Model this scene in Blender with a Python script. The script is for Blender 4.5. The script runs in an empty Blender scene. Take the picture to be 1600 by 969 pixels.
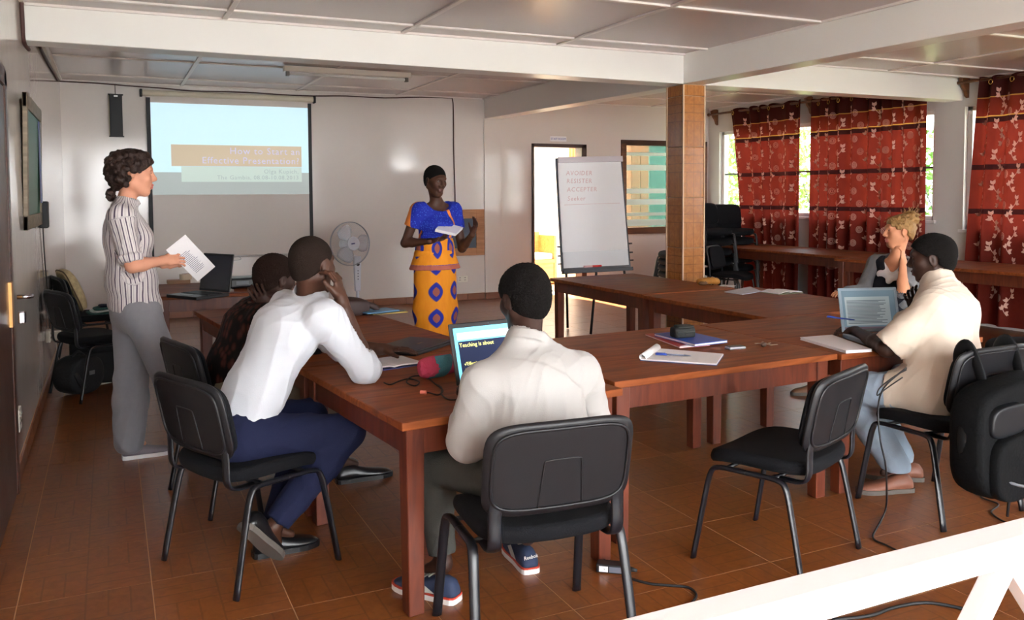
import bpy, bmesh, math, random
import numpy as np
from mathutils import Vector, Matrix
random.seed(7)
RNG = np.random.default_rng(7)
SC = bpy.context.scene
COL = SC.collection
PI = math.pi
def lin(r, g, b):
    f = lambda c: (c/255/12.92) if c <= 10 else ((c/255+.055)/1.055)**2.4
    return (f(r), f(g), f(b), 1)

# ------------------------------------------------------------- camera
CAMH, FPX, CY0 = 1.5, 1340.0, 369.0          # eye height, focal length in pixels, principal row (1600x969)
def cam_axes(yaw=.4387, pitch=.0501, roll=-.0061):
    cy, sy, cp, sp = math.cos(yaw), math.sin(yaw), math.cos(pitch), math.sin(pitch)
    f = np.array([sy*cp, cy*cp, -sp]); r = np.array([cy, -sy, 0.]); u = np.cross(r, f)
    c, s = math.cos(roll), math.sin(roll)
    return c*r+s*u, c*u-s*r, f
CR, CU, CF = cam_axes()
cd = bpy.data.cameras.new('camera'); cam = bpy.data.objects.new('camera', cd); COL.objects.link(cam)
cd.sensor_width = 36; cd.lens = FPX/1600*36; cd.shift_y = -(484.5-CY0)/1600; cd.clip_start = .05; cd.clip_end = 300
cam.matrix_world = Matrix(((CR[0], CU[0], -CF[0], 0), (CR[1], CU[1], -CF[1], 0), (CR[2], CU[2], -CF[2], CAMH), (0, 0, 0, 1)))
SC.camera = cam
# ------------------------------------------------------------- world, sun, exposure
W = bpy.data.worlds.new('sky'); SC.world = W; W.use_nodes = True
bg = W.node_tree.nodes['Background']; bg.inputs[0].default_value = (.90, .95, 1, 1); bg.inputs[1].default_value = 5.2
sd = bpy.data.lights.new('sun', 'SUN'); sun = bpy.data.objects.new('sun', sd); COL.objects.link(sun)
sd.energy = 26; sd.angle = .01; sd.color = (1, .99, .98); sun.rotation_euler = (math.radians(-42), 0, math.radians(12))   # high sun behind the building
SC.view_settings.view_transform = 'Standard'; SC.view_settings.look = 'None'
SC.view_settings.exposure = 1.34; SC.view_settings.gamma = 1
SC.cycles.max_bounces = 9; SC.cycles.diffuse_bounces = 6; SC.cycles.transmission_bounces = 6; SC.cycles.transparent_max_bounces = 12
SC.cycles.sample_clamp_indirect = 6; SC.cycles.caustics_reflective = False; SC.cycles.caustics_refractive = False
def portal(loc, rot, sx, sy):                 # marks an opening so that the sky is sampled through it; emits nothing itself
    l = bpy.data.lights.new('sky_portal', 'AREA'); l.shape = 'RECTANGLE'; l.size = sx; l.size_y = sy; l.cycles.is_portal = True
    o = bpy.data.objects.new('sky_portal', l); COL.objects.link(o); o.location = loc; o.rotation_euler = rot
portal((8.95, 8.93, 1.8), (0, PI/2, 0), 1.3, 3.9); portal((8.95, 4.9, 1.75), (0, PI/2, 0), 1.4, 3.5); portal((8.95, 2.1, 1.75), (0, PI/2, 0), 1.4, 1.6)
portal((2.35, -2.4, 1.3), (PI/2, 0, 0), 5.5, 2.6); portal((7.75, -2.4, 1.5), (PI/2, 0, 0), 1.1, 2.2)

# ------------------------------------------------------------- picture point -> point in the room at a known depth
def _ray(px, py): return CR*((px-800)/FPX)+CU*(-(py-CY0)/FPX)+CF
def at_z(px, py, z=0.):
    d = _ray(px, py); t = (z-CAMH)/d[2]; return np.array([0, 0, CAMH])+t*d
def at_y(px, py, y):
    d = _ray(px, py); return np.array([0, 0, CAMH])+y/d[1]*d
def at_x(px, py, x):
    d = _ray(px, py); return np.array([0, 0, CAMH])+x/d[0]*d
V = lambda *a: np.array(a, float)

# ------------------------------------------------------------- materials
MATS = {}
def nd(nt, t, **kw):
    n = nt.nodes.new(t)
    for k, v in kw.items():
        if k.startswith('i_'):
            key = k[2:]; key = int(key) if key.isdigit() else key.replace('_', ' ')
            n.inputs[key].default_value = v
        else: setattr(n, k, v)
    return n
def math_(nt, op, a, b=None, c=None, clamp=False):
    n = nt.nodes.new('ShaderNodeMath'); n.operation = op; n.use_clamp = clamp
    for i, v in enumerate((a, b, c)):
        if v is None: continue
        if isinstance(v, (int, float)): n.inputs[i].default_value = v
        else: nt.links.new(v, n.inputs[i])
    return n.outputs[0]
def mixc(nt, fac, a, b, mode='MIX'):
    n = nt.nodes.new('ShaderNodeMix'); n.data_type = 'RGBA'; n.blend_type = mode
    for i, v in ((0, fac), (6, a), (7, b)):
        if isinstance(v, (int, float, tuple)): n.inputs[i].default_value = v
        else: nt.links.new(v, n.inputs[i])
    return n.outputs[2]
def mat(name, col, rough=.5, spec=.5, metal=0., var=None, bump=None, emit=0, trans=0, alpha=1, sheen=0, coord='Object', stretch=(1, 1, 1), coat=0):
    """principled material; var=(scale, amount) mottles the colour, bump=(scale, strength, detail) gives fine relief"""
    if name in MATS: return MATS[name]
    m = bpy.data.materials.new(name); m.use_nodes = True; nt = m.node_tree; b = nt.nodes['Principled BSDF']
    c = lin(*col) if max(col) > 1.001 else tuple(col)+(1,)
    b.inputs['Base Color'].default_value = c; b.inputs['Roughness'].default_value = rough
    b.inputs['Specular IOR Level'].default_value = spec; b.inputs['Metallic'].default_value = metal
    b.inputs['Transmission Weight'].default_value = trans; b.inputs['Alpha'].default_value = alpha
    b.inputs['Sheen Weight'].default_value = sheen; b.inputs['Coat Weight'].default_value = coat
    if emit: b.inputs['Emission Color'].default_value = c; b.inputs['Emission Strength'].default_value = emit
    if var or bump:
        tc = nd(nt, 'ShaderNodeTexCoord'); mp = nd(nt, 'ShaderNodeMapping'); mp.inputs['Scale'].default_value = stretch
        nt.links.new(tc.outputs[coord], mp.inputs[0])
        if var:
            n = nd(nt, 'ShaderNodeTexNoise', i_Scale=var[0], i_Detail=5.0); nt.links.new(mp.outputs[0], n.inputs['Vector'])
            k = math_(nt, 'MULTIPLY_ADD', n.outputs[0], var[1]*2, 1-var[1])
            v = nt.nodes.new('ShaderNodeCombineColor')
            for i in range(3): nt.links.new(k, v.inputs[i])
            nt.links.new(mixc(nt, 1., c, v.outputs[0], 'MULTIPLY'), b.inputs['Base Color'])
        if bump:
            n = nd(nt, 'ShaderNodeTexNoise', i_Scale=bump[0], i_Detail=float(bump[2] if len(bump) > 2 else 3)); nt.links.new(mp.outputs[0], n.inputs['Vector'])
            bp = nd(nt, 'ShaderNodeBump', i_Strength=bump[1], i_Distance=.01); nt.links.new(n.outputs[0], bp.inputs['Height'])
            nt.links.new(bp.outputs[0], b.inputs['Normal'])
    MATS[name] = m; return m
def wood(name, dark, light, rough=.35, scale=3., stretch=(1, 9, 9), coat=0., spec=.5):
    if name in MATS: return MATS[name]
    m = mat(name, light, rough, coat=coat, spec=spec); nt = m.node_tree; b = nt.nodes['Principled BSDF']
    tc = nd(nt, 'ShaderNodeTexCoord'); mp = nd(nt, 'ShaderNodeMapping'); mp.inputs['Scale'].default_value = stretch
    nt.links.new(tc.outputs['Object'], mp.inputs[0])
    n = nd(nt, 'ShaderNodeTexNoise', i_Scale=scale, i_Detail=8.0, i_Distortion=.8); nt.links.new(mp.outputs[0], n.inputs['Vector'])
    r = nd(nt, 'ShaderNodeValToRGB'); r.color_ramp.elements[0].position = .3; r.color_ramp.elements[1].position = .72
    r.color_ramp.elements[0].color = lin(*dark); r.color_ramp.elements[1].color = lin(*light)
    nt.links.new(n.outputs[0], r.inputs[0])
    n2 = nd(nt, 'ShaderNodeTexNoise', i_Scale=2.0, i_Detail=4.0); nt.links.new(tc.outputs['Object'], n2.inputs['Vector'])
    k = math_(nt, 'MULTIPLY_ADD', n2.outputs[0], .5, .75); v = nt.nodes.new('ShaderNodeCombineColor')
    for i in range(3): nt.links.new(k, v.inputs[i])
    nt.links.new(mixc(nt, 1., r.outputs[0], v.outputs[0], 'MULTIPLY'), b.inputs['Base Color'])
    nt.links.new(math_(nt, 'MULTIPLY_ADD', n2.outputs[0], .25, rough-.1), b.inputs['Roughness'])
    return m
def parquet(name, cols, size, plane='XY', rough=.3, n=3, spec=.5, lf=.28):
    """glazed tile printed with a basket weave of wood strips; pattern in the tile's own coordinates"""
    m = mat(name, cols[0], rough, spec); nt = m.node_tree; b = nt.nodes['Principled BSDF']
    tc = nd(nt, 'ShaderNodeTexCoord'); sp = nd(nt, 'ShaderNodeSeparateXYZ'); nt.links.new(tc.outputs['Object'], sp.inputs[0])
    ax = {'XY': (0, 1), 'XZ': (0, 2), 'YZ': (1, 2)}[plane]
    u = math_(nt, 'MULTIPLY_ADD', sp.outputs[ax[0]], 1/size, .5); v = math_(nt, 'MULTIPLY_ADD', sp.outputs[ax[1]], 1/size, .5)
    fu = math_(nt, 'FLOOR', math_(nt, 'MULTIPLY', u, 2.)); fv = math_(nt, 'FLOOR', math_(nt, 'MULTIPLY', v, 2.))
    o = math_(nt, 'MODULO', math_(nt, 'ADD', fu, fv), 2.) if plane == 'XY' else math_(nt, 'MODULO', fv, 2.)   # which way the strips run
    mixf = lambda a, b_: math_(nt, 'ADD', math_(nt, 'MULTIPLY', a, math_(nt, 'SUBTRACT', 1., o)), math_(nt, 'MULTIPLY', b_, o))
    s = math_(nt, 'MULTIPLY', mixf(u, v), 2.*n); t = mixf(v, u)
    fr = math_(nt, 'FRACT', s); ed = math_(nt, 'MINIMUM', fr, math_(nt, 'SUBTRACT', 1., fr))
    f2 = math_(nt, 'FRACT', math_(nt, 'MULTIPLY', t, 2.)); ed2 = math_(nt, 'MULTIPLY', math_(nt, 'MINIMUM', f2, math_(nt, 'SUBTRACT', 1., f2)), n*1.)
    line = math_(nt, 'LESS_THAN', math_(nt, 'MINIMUM', ed, ed2), .045)
    oi = nd(nt, 'ShaderNodeObjectInfo')
    cb = nt.nodes.new('ShaderNodeCombineXYZ')
    nt.links.new(math_(nt, 'ADD', math_(nt, 'MULTIPLY', math_(nt, 'FLOOR', s), 3.7), math_(nt, 'MULTIPLY', fr, 1.6)), cb.inputs[0])
    nt.links.new(math_(nt, 'MULTIPLY', t, 7.), cb.inputs[1]); nt.links.new(math_(nt, 'MULTIPLY', oi.outputs['Random'], 40.), cb.inputs[2])
    ns = nd(nt, 'ShaderNodeTexNoise', i_Scale=1.5, i_Detail=1.5, i_Distortion=.8); nt.links.new(cb.outputs[0], ns.inputs['Vector'])
    r = nd(nt, 'ShaderNodeValToRGB'); r.color_ramp.elements[0].position = .2; r.color_ramp.elements[1].position = .85
    r.color_ramp.elements[0].color = lin(*cols[1]); r.color_ramp.elements[1].color = lin(*cols[0])
    nt.links.new(ns.outputs[0], r.inputs[0])
    k = math_(nt, 'MULTIPLY_ADD', oi.outputs['Random'], .22, .89); vv = nt.nodes.new('ShaderNodeCombineColor')
    for i in range(3): nt.links.new(k, vv.inputs[i])
    c = mixc(nt, 1., r.outputs[0], vv.outputs[0], 'MULTIPLY')
    nt.links.new(mixc(nt, math_(nt, 'MULTIPLY', line, lf), c, lin(*cols[2])), b.inputs['Base Color'])
    return m

# ------------------------------------------------------------- mesh collecting and object rules
def tag(o, label=None, cat=None, group=None, kind=None):
    if label: o['label'] = label
    if cat: o['category'] = cat
    if group: o['group'] = group
    if kind: o['kind'] = kind
    return o
def thing(name, label, cat, loc=(0, 0, 0), rotz=0., group=None):
    o = bpy.data.objects.new(name, None); COL.objects.link(o); o.location = loc; o.rotation_euler = (0, 0, rotz); o.empty_display_size = .1
    return tag(o, label, cat, group)
class MB:
    def __init__(s): s.v = []; s.f = []
    def add(s, vs, fs):
        n = len(s.v); s.v += [tuple(map(float, v)) for v in vs]; s.f += [tuple(i+n for i in f) for f in fs]; return s
    def box(s, c, d, rz=0., R=None):
        x, y, z = d[0]/2, d[1]/2, d[2]/2
        P = np.array([(a*x, b*y, e*z) for e in (-1, 1) for b in (-1, 1) for a in (-1, 1)])
        if R is None: R = rotz(rz)
        P = P@np.asarray(R).T+np.asarray(c)
        return s.add(P, [(0, 2, 3, 1), (4, 5, 7, 6), (0, 1, 5, 4), (2, 6, 7, 3), (0, 4, 6, 2), (1, 3, 7, 5)])
    def bx(s, a, b): a = np.array(a, float); b = np.array(b, float); return s.box((a+b)/2, np.abs(b-a))
    def prism(s, poly, z0, z1):                   # polygon (xy) pulled up from z0 to z1
        n = len(poly); vs = [(x, y, z0) for x, y in poly]+[(x, y, z1) for x, y in poly]
        return s.add(vs, [tuple(range(n-1, -1, -1)), tuple(range(n, 2*n))]+[(i, (i+1) % n, n+(i+1) % n, n+i) for i in range(n)])
    def hexa(s, P):                               # eight corners, bottom four then top four, both counter-clockwise
        return s.add(P, [(3, 2, 1, 0), (4, 5, 6, 7), (0, 1, 5, 4), (1, 2, 6, 5), (2, 3, 7, 6), (3, 0, 4, 7)])
    def tube(s, pts, r, n=10, flat=None, caps=True):
        pts = [np.array(p, float) for p in pts]; m = len(pts)
        rs = r if hasattr(r, '__len__') else [r]*m
        T = [pts[min(i+1, m-1)]-pts[max(i-1, 0)] for i in range(m)]; T = [t/max(np.linalg.norm(t), 1e-9) for t in T]
        up = np.array((0, 0, 1.)) if abs(T[0][2]) < .9 else np.array((1., 0, 0))
        a = np.cross(T[0], up); a /= np.linalg.norm(a); vs = []
        for i in range(m):
            a = a-T[i]*(a@T[i]); a /= np.linalg.norm(a); b = np.cross(T[i], a)
            fa, fb = flat or (1, 1)
            for k in range(n):
                th = 2*PI*k/n; vs.append(pts[i]+rs[i]*(fa*math.cos(th)*a+fb*math.sin(th)*b))
        fs = [(i*n+k, i*n+(k+1) % n, (i+1)*n+(k+1) % n, (i+1)*n+k) for i in range(m-1) for k in range(n)]
        if caps: fs += [tuple(range(n-1, -1, -1)), tuple((m-1)*n+k for k in range(n))]
        return s.add(vs, fs)
    def lathe(s, prof, n=24, c=(0, 0, 0), R=None):  # prof = (radius, height) pairs around z
        R = np.eye(3) if R is None else np.asarray(R); vs = []
        for r, z in prof:
            for k in range(n):
                th = 2*PI*k/n; vs.append(R@np.array((r*math.cos(th), r*math.sin(th), z))+np.array(c))
        m = len(prof); fs = [(i*n+k, i*n+(k+1) % n, (i+1)*n+(k+1) % n, (i+1)*n+k) for i in range(m-1) for k in range(n)]
        return s.add(vs, fs+[tuple(range(n-1, -1, -1)), tuple((m-1)*n+k for k in range(n))])
    def ball(s, c, r, n=12, R=None):
        r = np.array(r if hasattr(r, '__len__') else (r, r, r), float); R = np.eye(3) if R is None else np.asarray(R); m = n//2+1
        vs = [R@(r*np.array((math.sin(PI*i/m)*math.cos(2*PI*k/n), math.sin(PI*i/m)*math.sin(2*PI*k/n), math.cos(PI*i/m))))+np.array(c) for i in range(1, m) for k in range(n)]
        vs += [R@np.array((0, 0, r[2]))+np.array(c), R@np.array((0, 0, -r[2]))+np.array(c)]; t = len(vs)-2
        fs = [(i*n+k, (i+1)*n+k, (i+1)*n+(k+1) % n, i*n+(k+1) % n) for i in range(m-2) for k in range(n)]
        fs += [(t, k, (k+1) % n) for k in range(n)]+[(t+1, (m-2)*n+(k+1) % n, (m-2)*n+k) for k in range(n)]
        return s.add(vs, fs)
    def grid(s, P, thick=None):                   # P[i][j] points; optional thickness vector field
        P = np.asarray(P, float); a, b = P.shape[:2]; vs = P.reshape(-1, 3)
        q = [(i*b+j, i*b+j+1, (i+1)*b+j+1, (i+1)*b+j) for i in range(a-1) for j in range(b-1)]
        if thick is None: return s.add(vs, q)
        Q = (P+thick).reshape(-1, 3); N = a*b
        rim = [i*b for i in range(a)]+[(a-1)*b+j for j in range(1, b)]+[i*b+b-1 for i in range(a-2, -1, -1)]+[j for j in range(b-2, 0, -1)]
        fs = q+[tuple(N+k for k in f[::-1]) for f in q]
        fs += [(rim[i], rim[(i+1) % len(rim)], N+rim[(i+1) % len(rim)], N+rim[i]) for i in range(len(rim))]
        return s.add(np.vstack([vs, Q]), fs)
    def mesh(s, name):
        me = bpy.data.meshes.new(name); me.from_pydata(s.v, [], s.f); me.update(); return me
    def build(s, name, m, parent=None, smooth=False, bevel=0., world=False, label=None, seg=2):
        if world and parent is not None:
            o0 = np.array(parent.location); c, sn = math.cos(-parent.rotation_euler[2]), math.sin(-parent.rotation_euler[2])
            A = np.array(s.v)-o0; A[:, :2] = A[:, :2]@np.array(((c, sn), (-sn, c))); s.v = [tuple(p) for p in A]
        me = s.mesh(name)
        bm = bmesh.new(); bm.from_mesh(me); bmesh.ops.recalc_face_normals(bm, faces=bm.faces); bm.to_mesh(me); bm.free()
        return link(name, me, m, parent, smooth, bevel, label, seg)
def link(name, me, m, parent=None, smooth=False, bevel=0., label=None, seg=2):
    if not me.materials: me.materials.append(m)
    if smooth: me.shade_smooth()
    o = bpy.data.objects.new(name, me); COL.objects.link(o)
    if parent is not None: o.parent = parent
    if bevel:
        b = o.modifiers.new('bevel', 'BEVEL'); b.width = bevel; b.segments = seg; b.limit_method = 'ANGLE'
    if label: o['label'] = label
    return o
def rotz(a): c, s = math.cos(a), math.sin(a); return np.array(((c, -s, 0), (s, c, 0), (0, 0, 1)))
def rotx(a): c, s = math.cos(a), math.sin(a); return np.array(((1, 0, 0), (0, c, -s), (0, s, c)))
def roty(a): c, s = math.cos(a), math.sin(a); return np.array(((c, 0, s), (0, 1, 0), (-s, 0, c)))
CH = {}
def copy_tree(o, parent=None):
    c = o.copy(); COL.objects.link(c)
    if parent is not None: c.parent = parent
    for ch in list(o.children): copy_tree(ch, c)
    return c
def smooth_path(pts, n=6, closed=False):          # Catmull-Rom through the points
    P = [np.array(p, float) for p in pts]; out = []
    for i in range(len(P)-1):
        p0, p1, p2, p3 = P[max(i-1, 0)], P[i], P[i+1], P[min(i+2, len(P)-1)]
        for k in range(n):
            t = k/n; out.append(.5*((2*p1)+(-p0+p2)*t+(2*p0-5*p1+4*p2-p3)*t*t+(-p0+3*p1-3*p2+p3)*t**3))
    return out+[P[-1]]
def text_mesh(name, txt, size, m, parent, loc, R, extrude=.0008, align='CENTER', shear=0., space=1., label=None):
    cu = bpy.data.curves.new(name, 'FONT'); cu.body = txt; cu.size = size; cu.extrude = extrude; cu.align_x = align; cu.shear = shear; cu.space_character = space
    cu.resolution_u = 2
    t = bpy.data.objects.new(name, cu); COL.objects.link(t)
    me = bpy.data.meshes.new_from_object(t.evaluated_get(bpy.context.evaluated_depsgraph_get())); COL.objects.unlink(t); bpy.data.objects.remove(t)
    me.materials.clear(); A = np.array([v.co[:] for v in me.vertices])@np.asarray(R).T+np.array(loc)
    me.vertices.foreach_set('co', A.ravel()); me.update()
    return link(name, me, m, parent, label=label)
STAND = np.array(((1, 0, 0), (0, 0, -1), (0, 1, 0)), float)   # lettering upright, read from -y
# ============================================================= the room
XL, XR, YB, YF = -.475, 8.72, 11.15, -2.2      # left wall, window wall, back wall, open front
paint = mat('glossy_cream_paint', (215, 207, 201), .1, .55, var=(1.2, .03), bump=(2.8, .17, 5))
paint_w = mat('window_wall_paint', (205, 203, 201), .35, .4)
beamp = mat('beam_paint', (233, 231, 226), .32, .4, bump=(3., .03))
ceilp = mat('ceiling_paint', (196, 184, 180), .28, .45, var=(.9, .05), bump=(2., .06, 3))
battp = mat('batten_paint', (226, 218, 212), .4)
grout = mat('grout', (190, 150, 112), .8)
dwood = wood('dark_door_wood', (46, 24, 18), (78, 44, 32), .35)
fwood = wood('frame_wood', (84, 50, 30), (120, 76, 46), .4)
concrete = mat('concrete', (170, 164, 152), .9, var=(2, .1))
def struct(o): o['kind'] = 'structure'; return o
def wall(name, axis, at, thick, a0, a1, z1, holes, m):
    """solid wall along x (axis 'x') or y, with openings (from, to, low, high)"""
    b = MB(); t0, t1 = sorted((at, at+thick))
    def put(p, q, lo, hi):
        if q-p < 1e-4 or hi-lo < 1e-4: return
        b.bx((p, t0, lo), (q, t1, hi)) if axis == 'x' else b.bx((t0, p, lo), (t1, q, hi))
    x = a0
    for h in sorted(holes):
        put(x, h[0], 0, z1); put(h[0], h[1], 0, h[2]); put(h[0], h[1], h[3], z1); x = h[1]
    put(x, a1, 0, z1)
    return struct(b.build(name, m))
DOOR = (5.555, 6.425, 0, 2.19); PANEW = (7.13, 8.62, .95, 2.25)
WINS = [(6.985, 10.88, 1.15, 2.44), (3.2, 6.60, 1.06, 2.44), (1.3, 2.9, 1.06, 2.44)]  # last one is out of view, added for more light from the right
wall('wall_left', 'y', XL, -.16, YF, YB+.16, 3.0, [], paint)
wall('wall_back', 'x', YB, .16, XL, XR+.16, 3.0, [DOOR, PANEW], paint)
wall('wall_right', 'y', XR, .18, YF, YB, 3.0, WINS, paint_w)
wall('wall_front', 'x', YF, -.16, XL, XR+.18, 3.0, [(-.42, 5.1, 0, 2.6), (7.2, 8.3, .4, 2.6)], paint_w)
# pilaster under the cross beam at the back
struct(MB().bx((4.80, YB-.02, 0), (5.06, YB, 2.55)).build('trim_pilaster', paint, bevel=.004))
# --------- floor: grout bed with printed tiles
TS, TX, TY = .455, -.345, 3.55
floor = struct(MB().bx((XL, -2.4, -.12), (XR+.1, 14.2, -.0007)).build('floor', grout))
tilem = parquet('parquet_tile', [(143, 85, 41), (113, 62, 28), (70, 36, 16)], TS, 'XY', .3, spec=.5, lf=.42)
tm = MB().box((0, 0, -.006), (TS-.004, TS-.004, .012)).mesh('tile'); tm.materials.append(tilem)
cells = []
for i in range(-1, 21):
    for j in range(-13, 17):
        x, y = TX+TS*(i+.5), TY+TS*(j+.5)
        if x < XL-.1 or x > XR+.1 or y > YB+.1: continue
        d = V(x, y, -CAMH); w = d@CF; seen = False
        if w > .5:
            px, py = 800+FPX*(d@CR)/w, CY0-FPX*(d@CU)/w
            seen = -180 < px < 1780 and py < 1130
        cells.append((0 if seen else 1, math.hypot(x, y), x, y))
cells.sort(); rest = MB(); n = 0
ox, oy = TX+TS/2, TY+TS/2
for s_, d_, x, y in cells:
    x0, x1 = max(x-TS/2+.002, XL+.002), min(x+TS/2-.002, XR-.002); y0, y1 = y-TS/2+.002, min(y+TS/2-.002, YB-.002)
    if x1-x0 < .02 or y1-y0 < .02: continue
    if n < 300 and s_ == 0:
        full = x1-x0 > TS-.01 and y1-y0 > TS-.01
        me = tm if full else MB().bx((x0-x, y0-y, -.012), (x1-x, y1-y, 0)).mesh('tile')
        o = link('tile', me, tilem, floor); o.location = (x, y, 0); n += 1
    else: rest.bx((x0-ox, y0-oy, -.012), (x1-ox, y1-oy, 0))
o = rest.build('tile', tilem, floor); o.location = (ox, oy, 0); o['kind'] = 'stuff'
skm = mat('skirting_tile', (128, 74, 44), .35, var=(9, .18))
def skirting(name, p0, p1, inward):
    p0, p1, nrm = V(*p0), V(*p1), V(*inward); L = np.linalg.norm(p1-p0); d = (p1-p0)/L
    base = struct(MB().bx(*(lambda a, b: (np.minimum(a, b), np.maximum(a, b)))(np.r_[p0, 0], np.r_[p1+nrm*.004, .093])).build(name, grout))
    k = 0.
    while k < L-.02:
        e = min(k+TS, L); c = p0+d*(k+e)/2+nrm*.008
        sz = np.abs(d)*(e-k-.004)+np.abs(nrm)*.014
        o = MB().box((0, 0, 0), (sz[0], sz[1], .09)).build('tile', skm, base, bevel=.003, seg=1); o.location = (c[0], c[1], .046); k = e
skirting('baseboard_back', (XL, YB), (4.80, YB), (0, -1)); skirting('baseboard_back_right', (5.06, YB), (5.5, YB), (0, -1))
skirting('baseboard_pier', (4.80, YB-.02), (5.06, YB-.02), (0, -1)); skirting('baseboard_left', (XL, 5.1), (XL, YB), (1, 0))
# --------- beams
ZB, ZC, ZR = 2.462, 2.726, 2.83
ba = MB()
ba.hexa([(XL, 6.312, 2.492), (4.66, 6.312, ZB), (4.66, 6.54, ZB), (XL, 6.54, 2.492), (XL, 6.312, 2.99), (4.66, 6.312, 2.99), (4.66, 6.54, 2.99), (XL, 6.54, 2.99)])
ba.hexa([(4.66, 6.312, ZB), (XR, 6.63, 2.51), (XR, 6.86, 2.51), (4.66, 6.54, ZB), (4.66, 6.312, 2.99), (XR, 6.63, 2.99), (XR, 6.86, 2.99), (4.66, 6.54, 2.99)])
struct(ba.build('trim_cross_beam', beamp, bevel=.004, seg=1))
struct(MB().hexa([(4.92, YF, ZB), (5.13, YF, ZB), (4.87, 6.33, ZB), (4.655, 6.33, ZB), (4.92, YF, 2.99), (5.13, YF, 2.99), (4.87, 6.33, 2.99), (4.655, 6.33, 2.99)]).build('trim_front_beam', beamp, bevel=.004, seg=1))
struct(MB().hexa([(4.74, 6.53, ZB+.01), (4.97, 6.53, ZB+.01), (5.05, YB, 2.55), (4.815, YB, 2.55), (4.74, 6.53, 2.99), (4.97, 6.53, 2.99), (5.05, YB, 2.99), (4.815, YB, 2.99)]).build('trim_rear_beam', beamp, bevel=.004, seg=1))
# --------- ceilings: panels between battens under one roof slab
ceil = struct(MB().bx((XL-.2, -3.2, 2.99), (XR+.6, 11.4, 3.15)).build('ceiling', ceilp))
def bay(x0, x1, y0, y1, z, xs, ys):
    X = [x0]+[x for x in xs if x0 < x < x1]+[x1]; Y = [y0]+[y for y in ys if y0 < y < y1]+[y1]
    for i in range(len(X)-1):
        for j in range(len(Y)-1):
            o = MB().box((0, 0, 0), (X[i+1]-X[i], Y[j+1]-Y[j], .014)).build('panel', ceilp, ceil); o.location = ((X[i]+X[i+1])/2, (Y[j]+Y[j+1])/2, z+.008)
    for x in X[1:-1]: o = MB().box((0, 0, 0), (.04, y1-y0, .014)).build('batten', battp, ceil, bevel=.003, seg=1); o.location = (x, (y0+y1)/2, z-.006)
    for y in Y[1:-1]: o = MB().box((0, 0, 0), (x1-x0, .04, .016)).build('batten', battp, ceil, bevel=.003, seg=1); o.location = ((x0+x1)/2, y, z-.006)
    for a, b in (((x0, y0), (x1, y0+.025)), ((x0, y1-.025), (x1, y1)), ((x0, y0), (x0+.025, y1)), ((x1-.025, y0), (x1, y1))):
        o = MB().bx((a[0]-x0, a[1]-y0, -.016), (b[0]-x0, b[1]-y0, 0)).build('cornice', battp, ceil); o.location = (x0, y0, z+.001)
bay(XL, 4.70, YF, 6.31, ZC, [.76, 2.05, 3.38], [-1.7, -.4, .88, 2.16, 3.44, 4.72, 6.0])
bay(4.98, XR, YF, 6.45, ZC+.02, [5.95, 7.33], [-1.7, -.4, .88, 2.16, 3.44, 4.62, 5.9])
bay(XL, 4.80, 6.54, YB, ZR, [.83, 2.21, 3.53], [7.9, 9.2, 10.55])
bay(5.0, XR, 6.72, YB, ZR, [6.3, 7.62], [7.9, 9.2, 10.2])
# --------- tiled column
cx0, cx1, cy0, cy1 = 4.657, 4.889, 6.312, 6.56
column = MB().bx((cx0+.012, cy0+.012, 0), (cx1-.012, cy1-.012, ZB+.004)).build('column', grout); column['kind'] = 'structure'
ct = [parquet('column_tile_front', [(172, 110, 48), (138, 82, 33), (92, 50, 20)], TS, 'XZ', .22, lf=.6), parquet('column_tile_side', [(150, 92, 46), (116, 66, 32), (78, 42, 20)], TS, 'YZ', .22, lf=.6)]
ct[1] = parquet('column_tile_side2', [(172, 110, 48), (138, 82, 33), (92, 50, 20)], TS, 'YZ', .22, lf=.6)
zt = [0, .085, .54, .995, 1.45, 1.905, 2.36, ZB-.004]
for a, b in zip(zt, zt[1:]):
    h = b-a-.004
    for k, (c, d) in enumerate((((cx0+cx1)/2, cy0+.006), ((cx0+cx1)/2, cy1-.006))):
        o = MB().bx((-(cx1-cx0)/2+.004, -.006, -TS/2+(0 if k < 9 else 0)), ((cx1-cx0)/2-.004, .006, -TS/2+h)).build('tile', ct[0], column, bevel=.002, seg=1); o.location = (c, d, a+.002+TS/2)
    for x in (cx0+.006, cx1-.006):
        o = MB().bx((-.006, -(cy1-cy0)/2+.013, -TS/2), (.006, (cy1-cy0)/2-.013, -TS/2+h)).build('tile', ct[1], column, bevel=.002, seg=1); o.location = (x, (cy0+cy1)/2, a+.002+TS/2)
for x, y in ((cx0, cy0), (cx1, cy0), (cx0, cy1), (cx1, cy1)):
    MB().box((x, y, ZB/2), (.012, .012, ZB-.01)).build('edge_strip', mat('pale_grout_strip', (206, 176, 140), .6), column)
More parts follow.
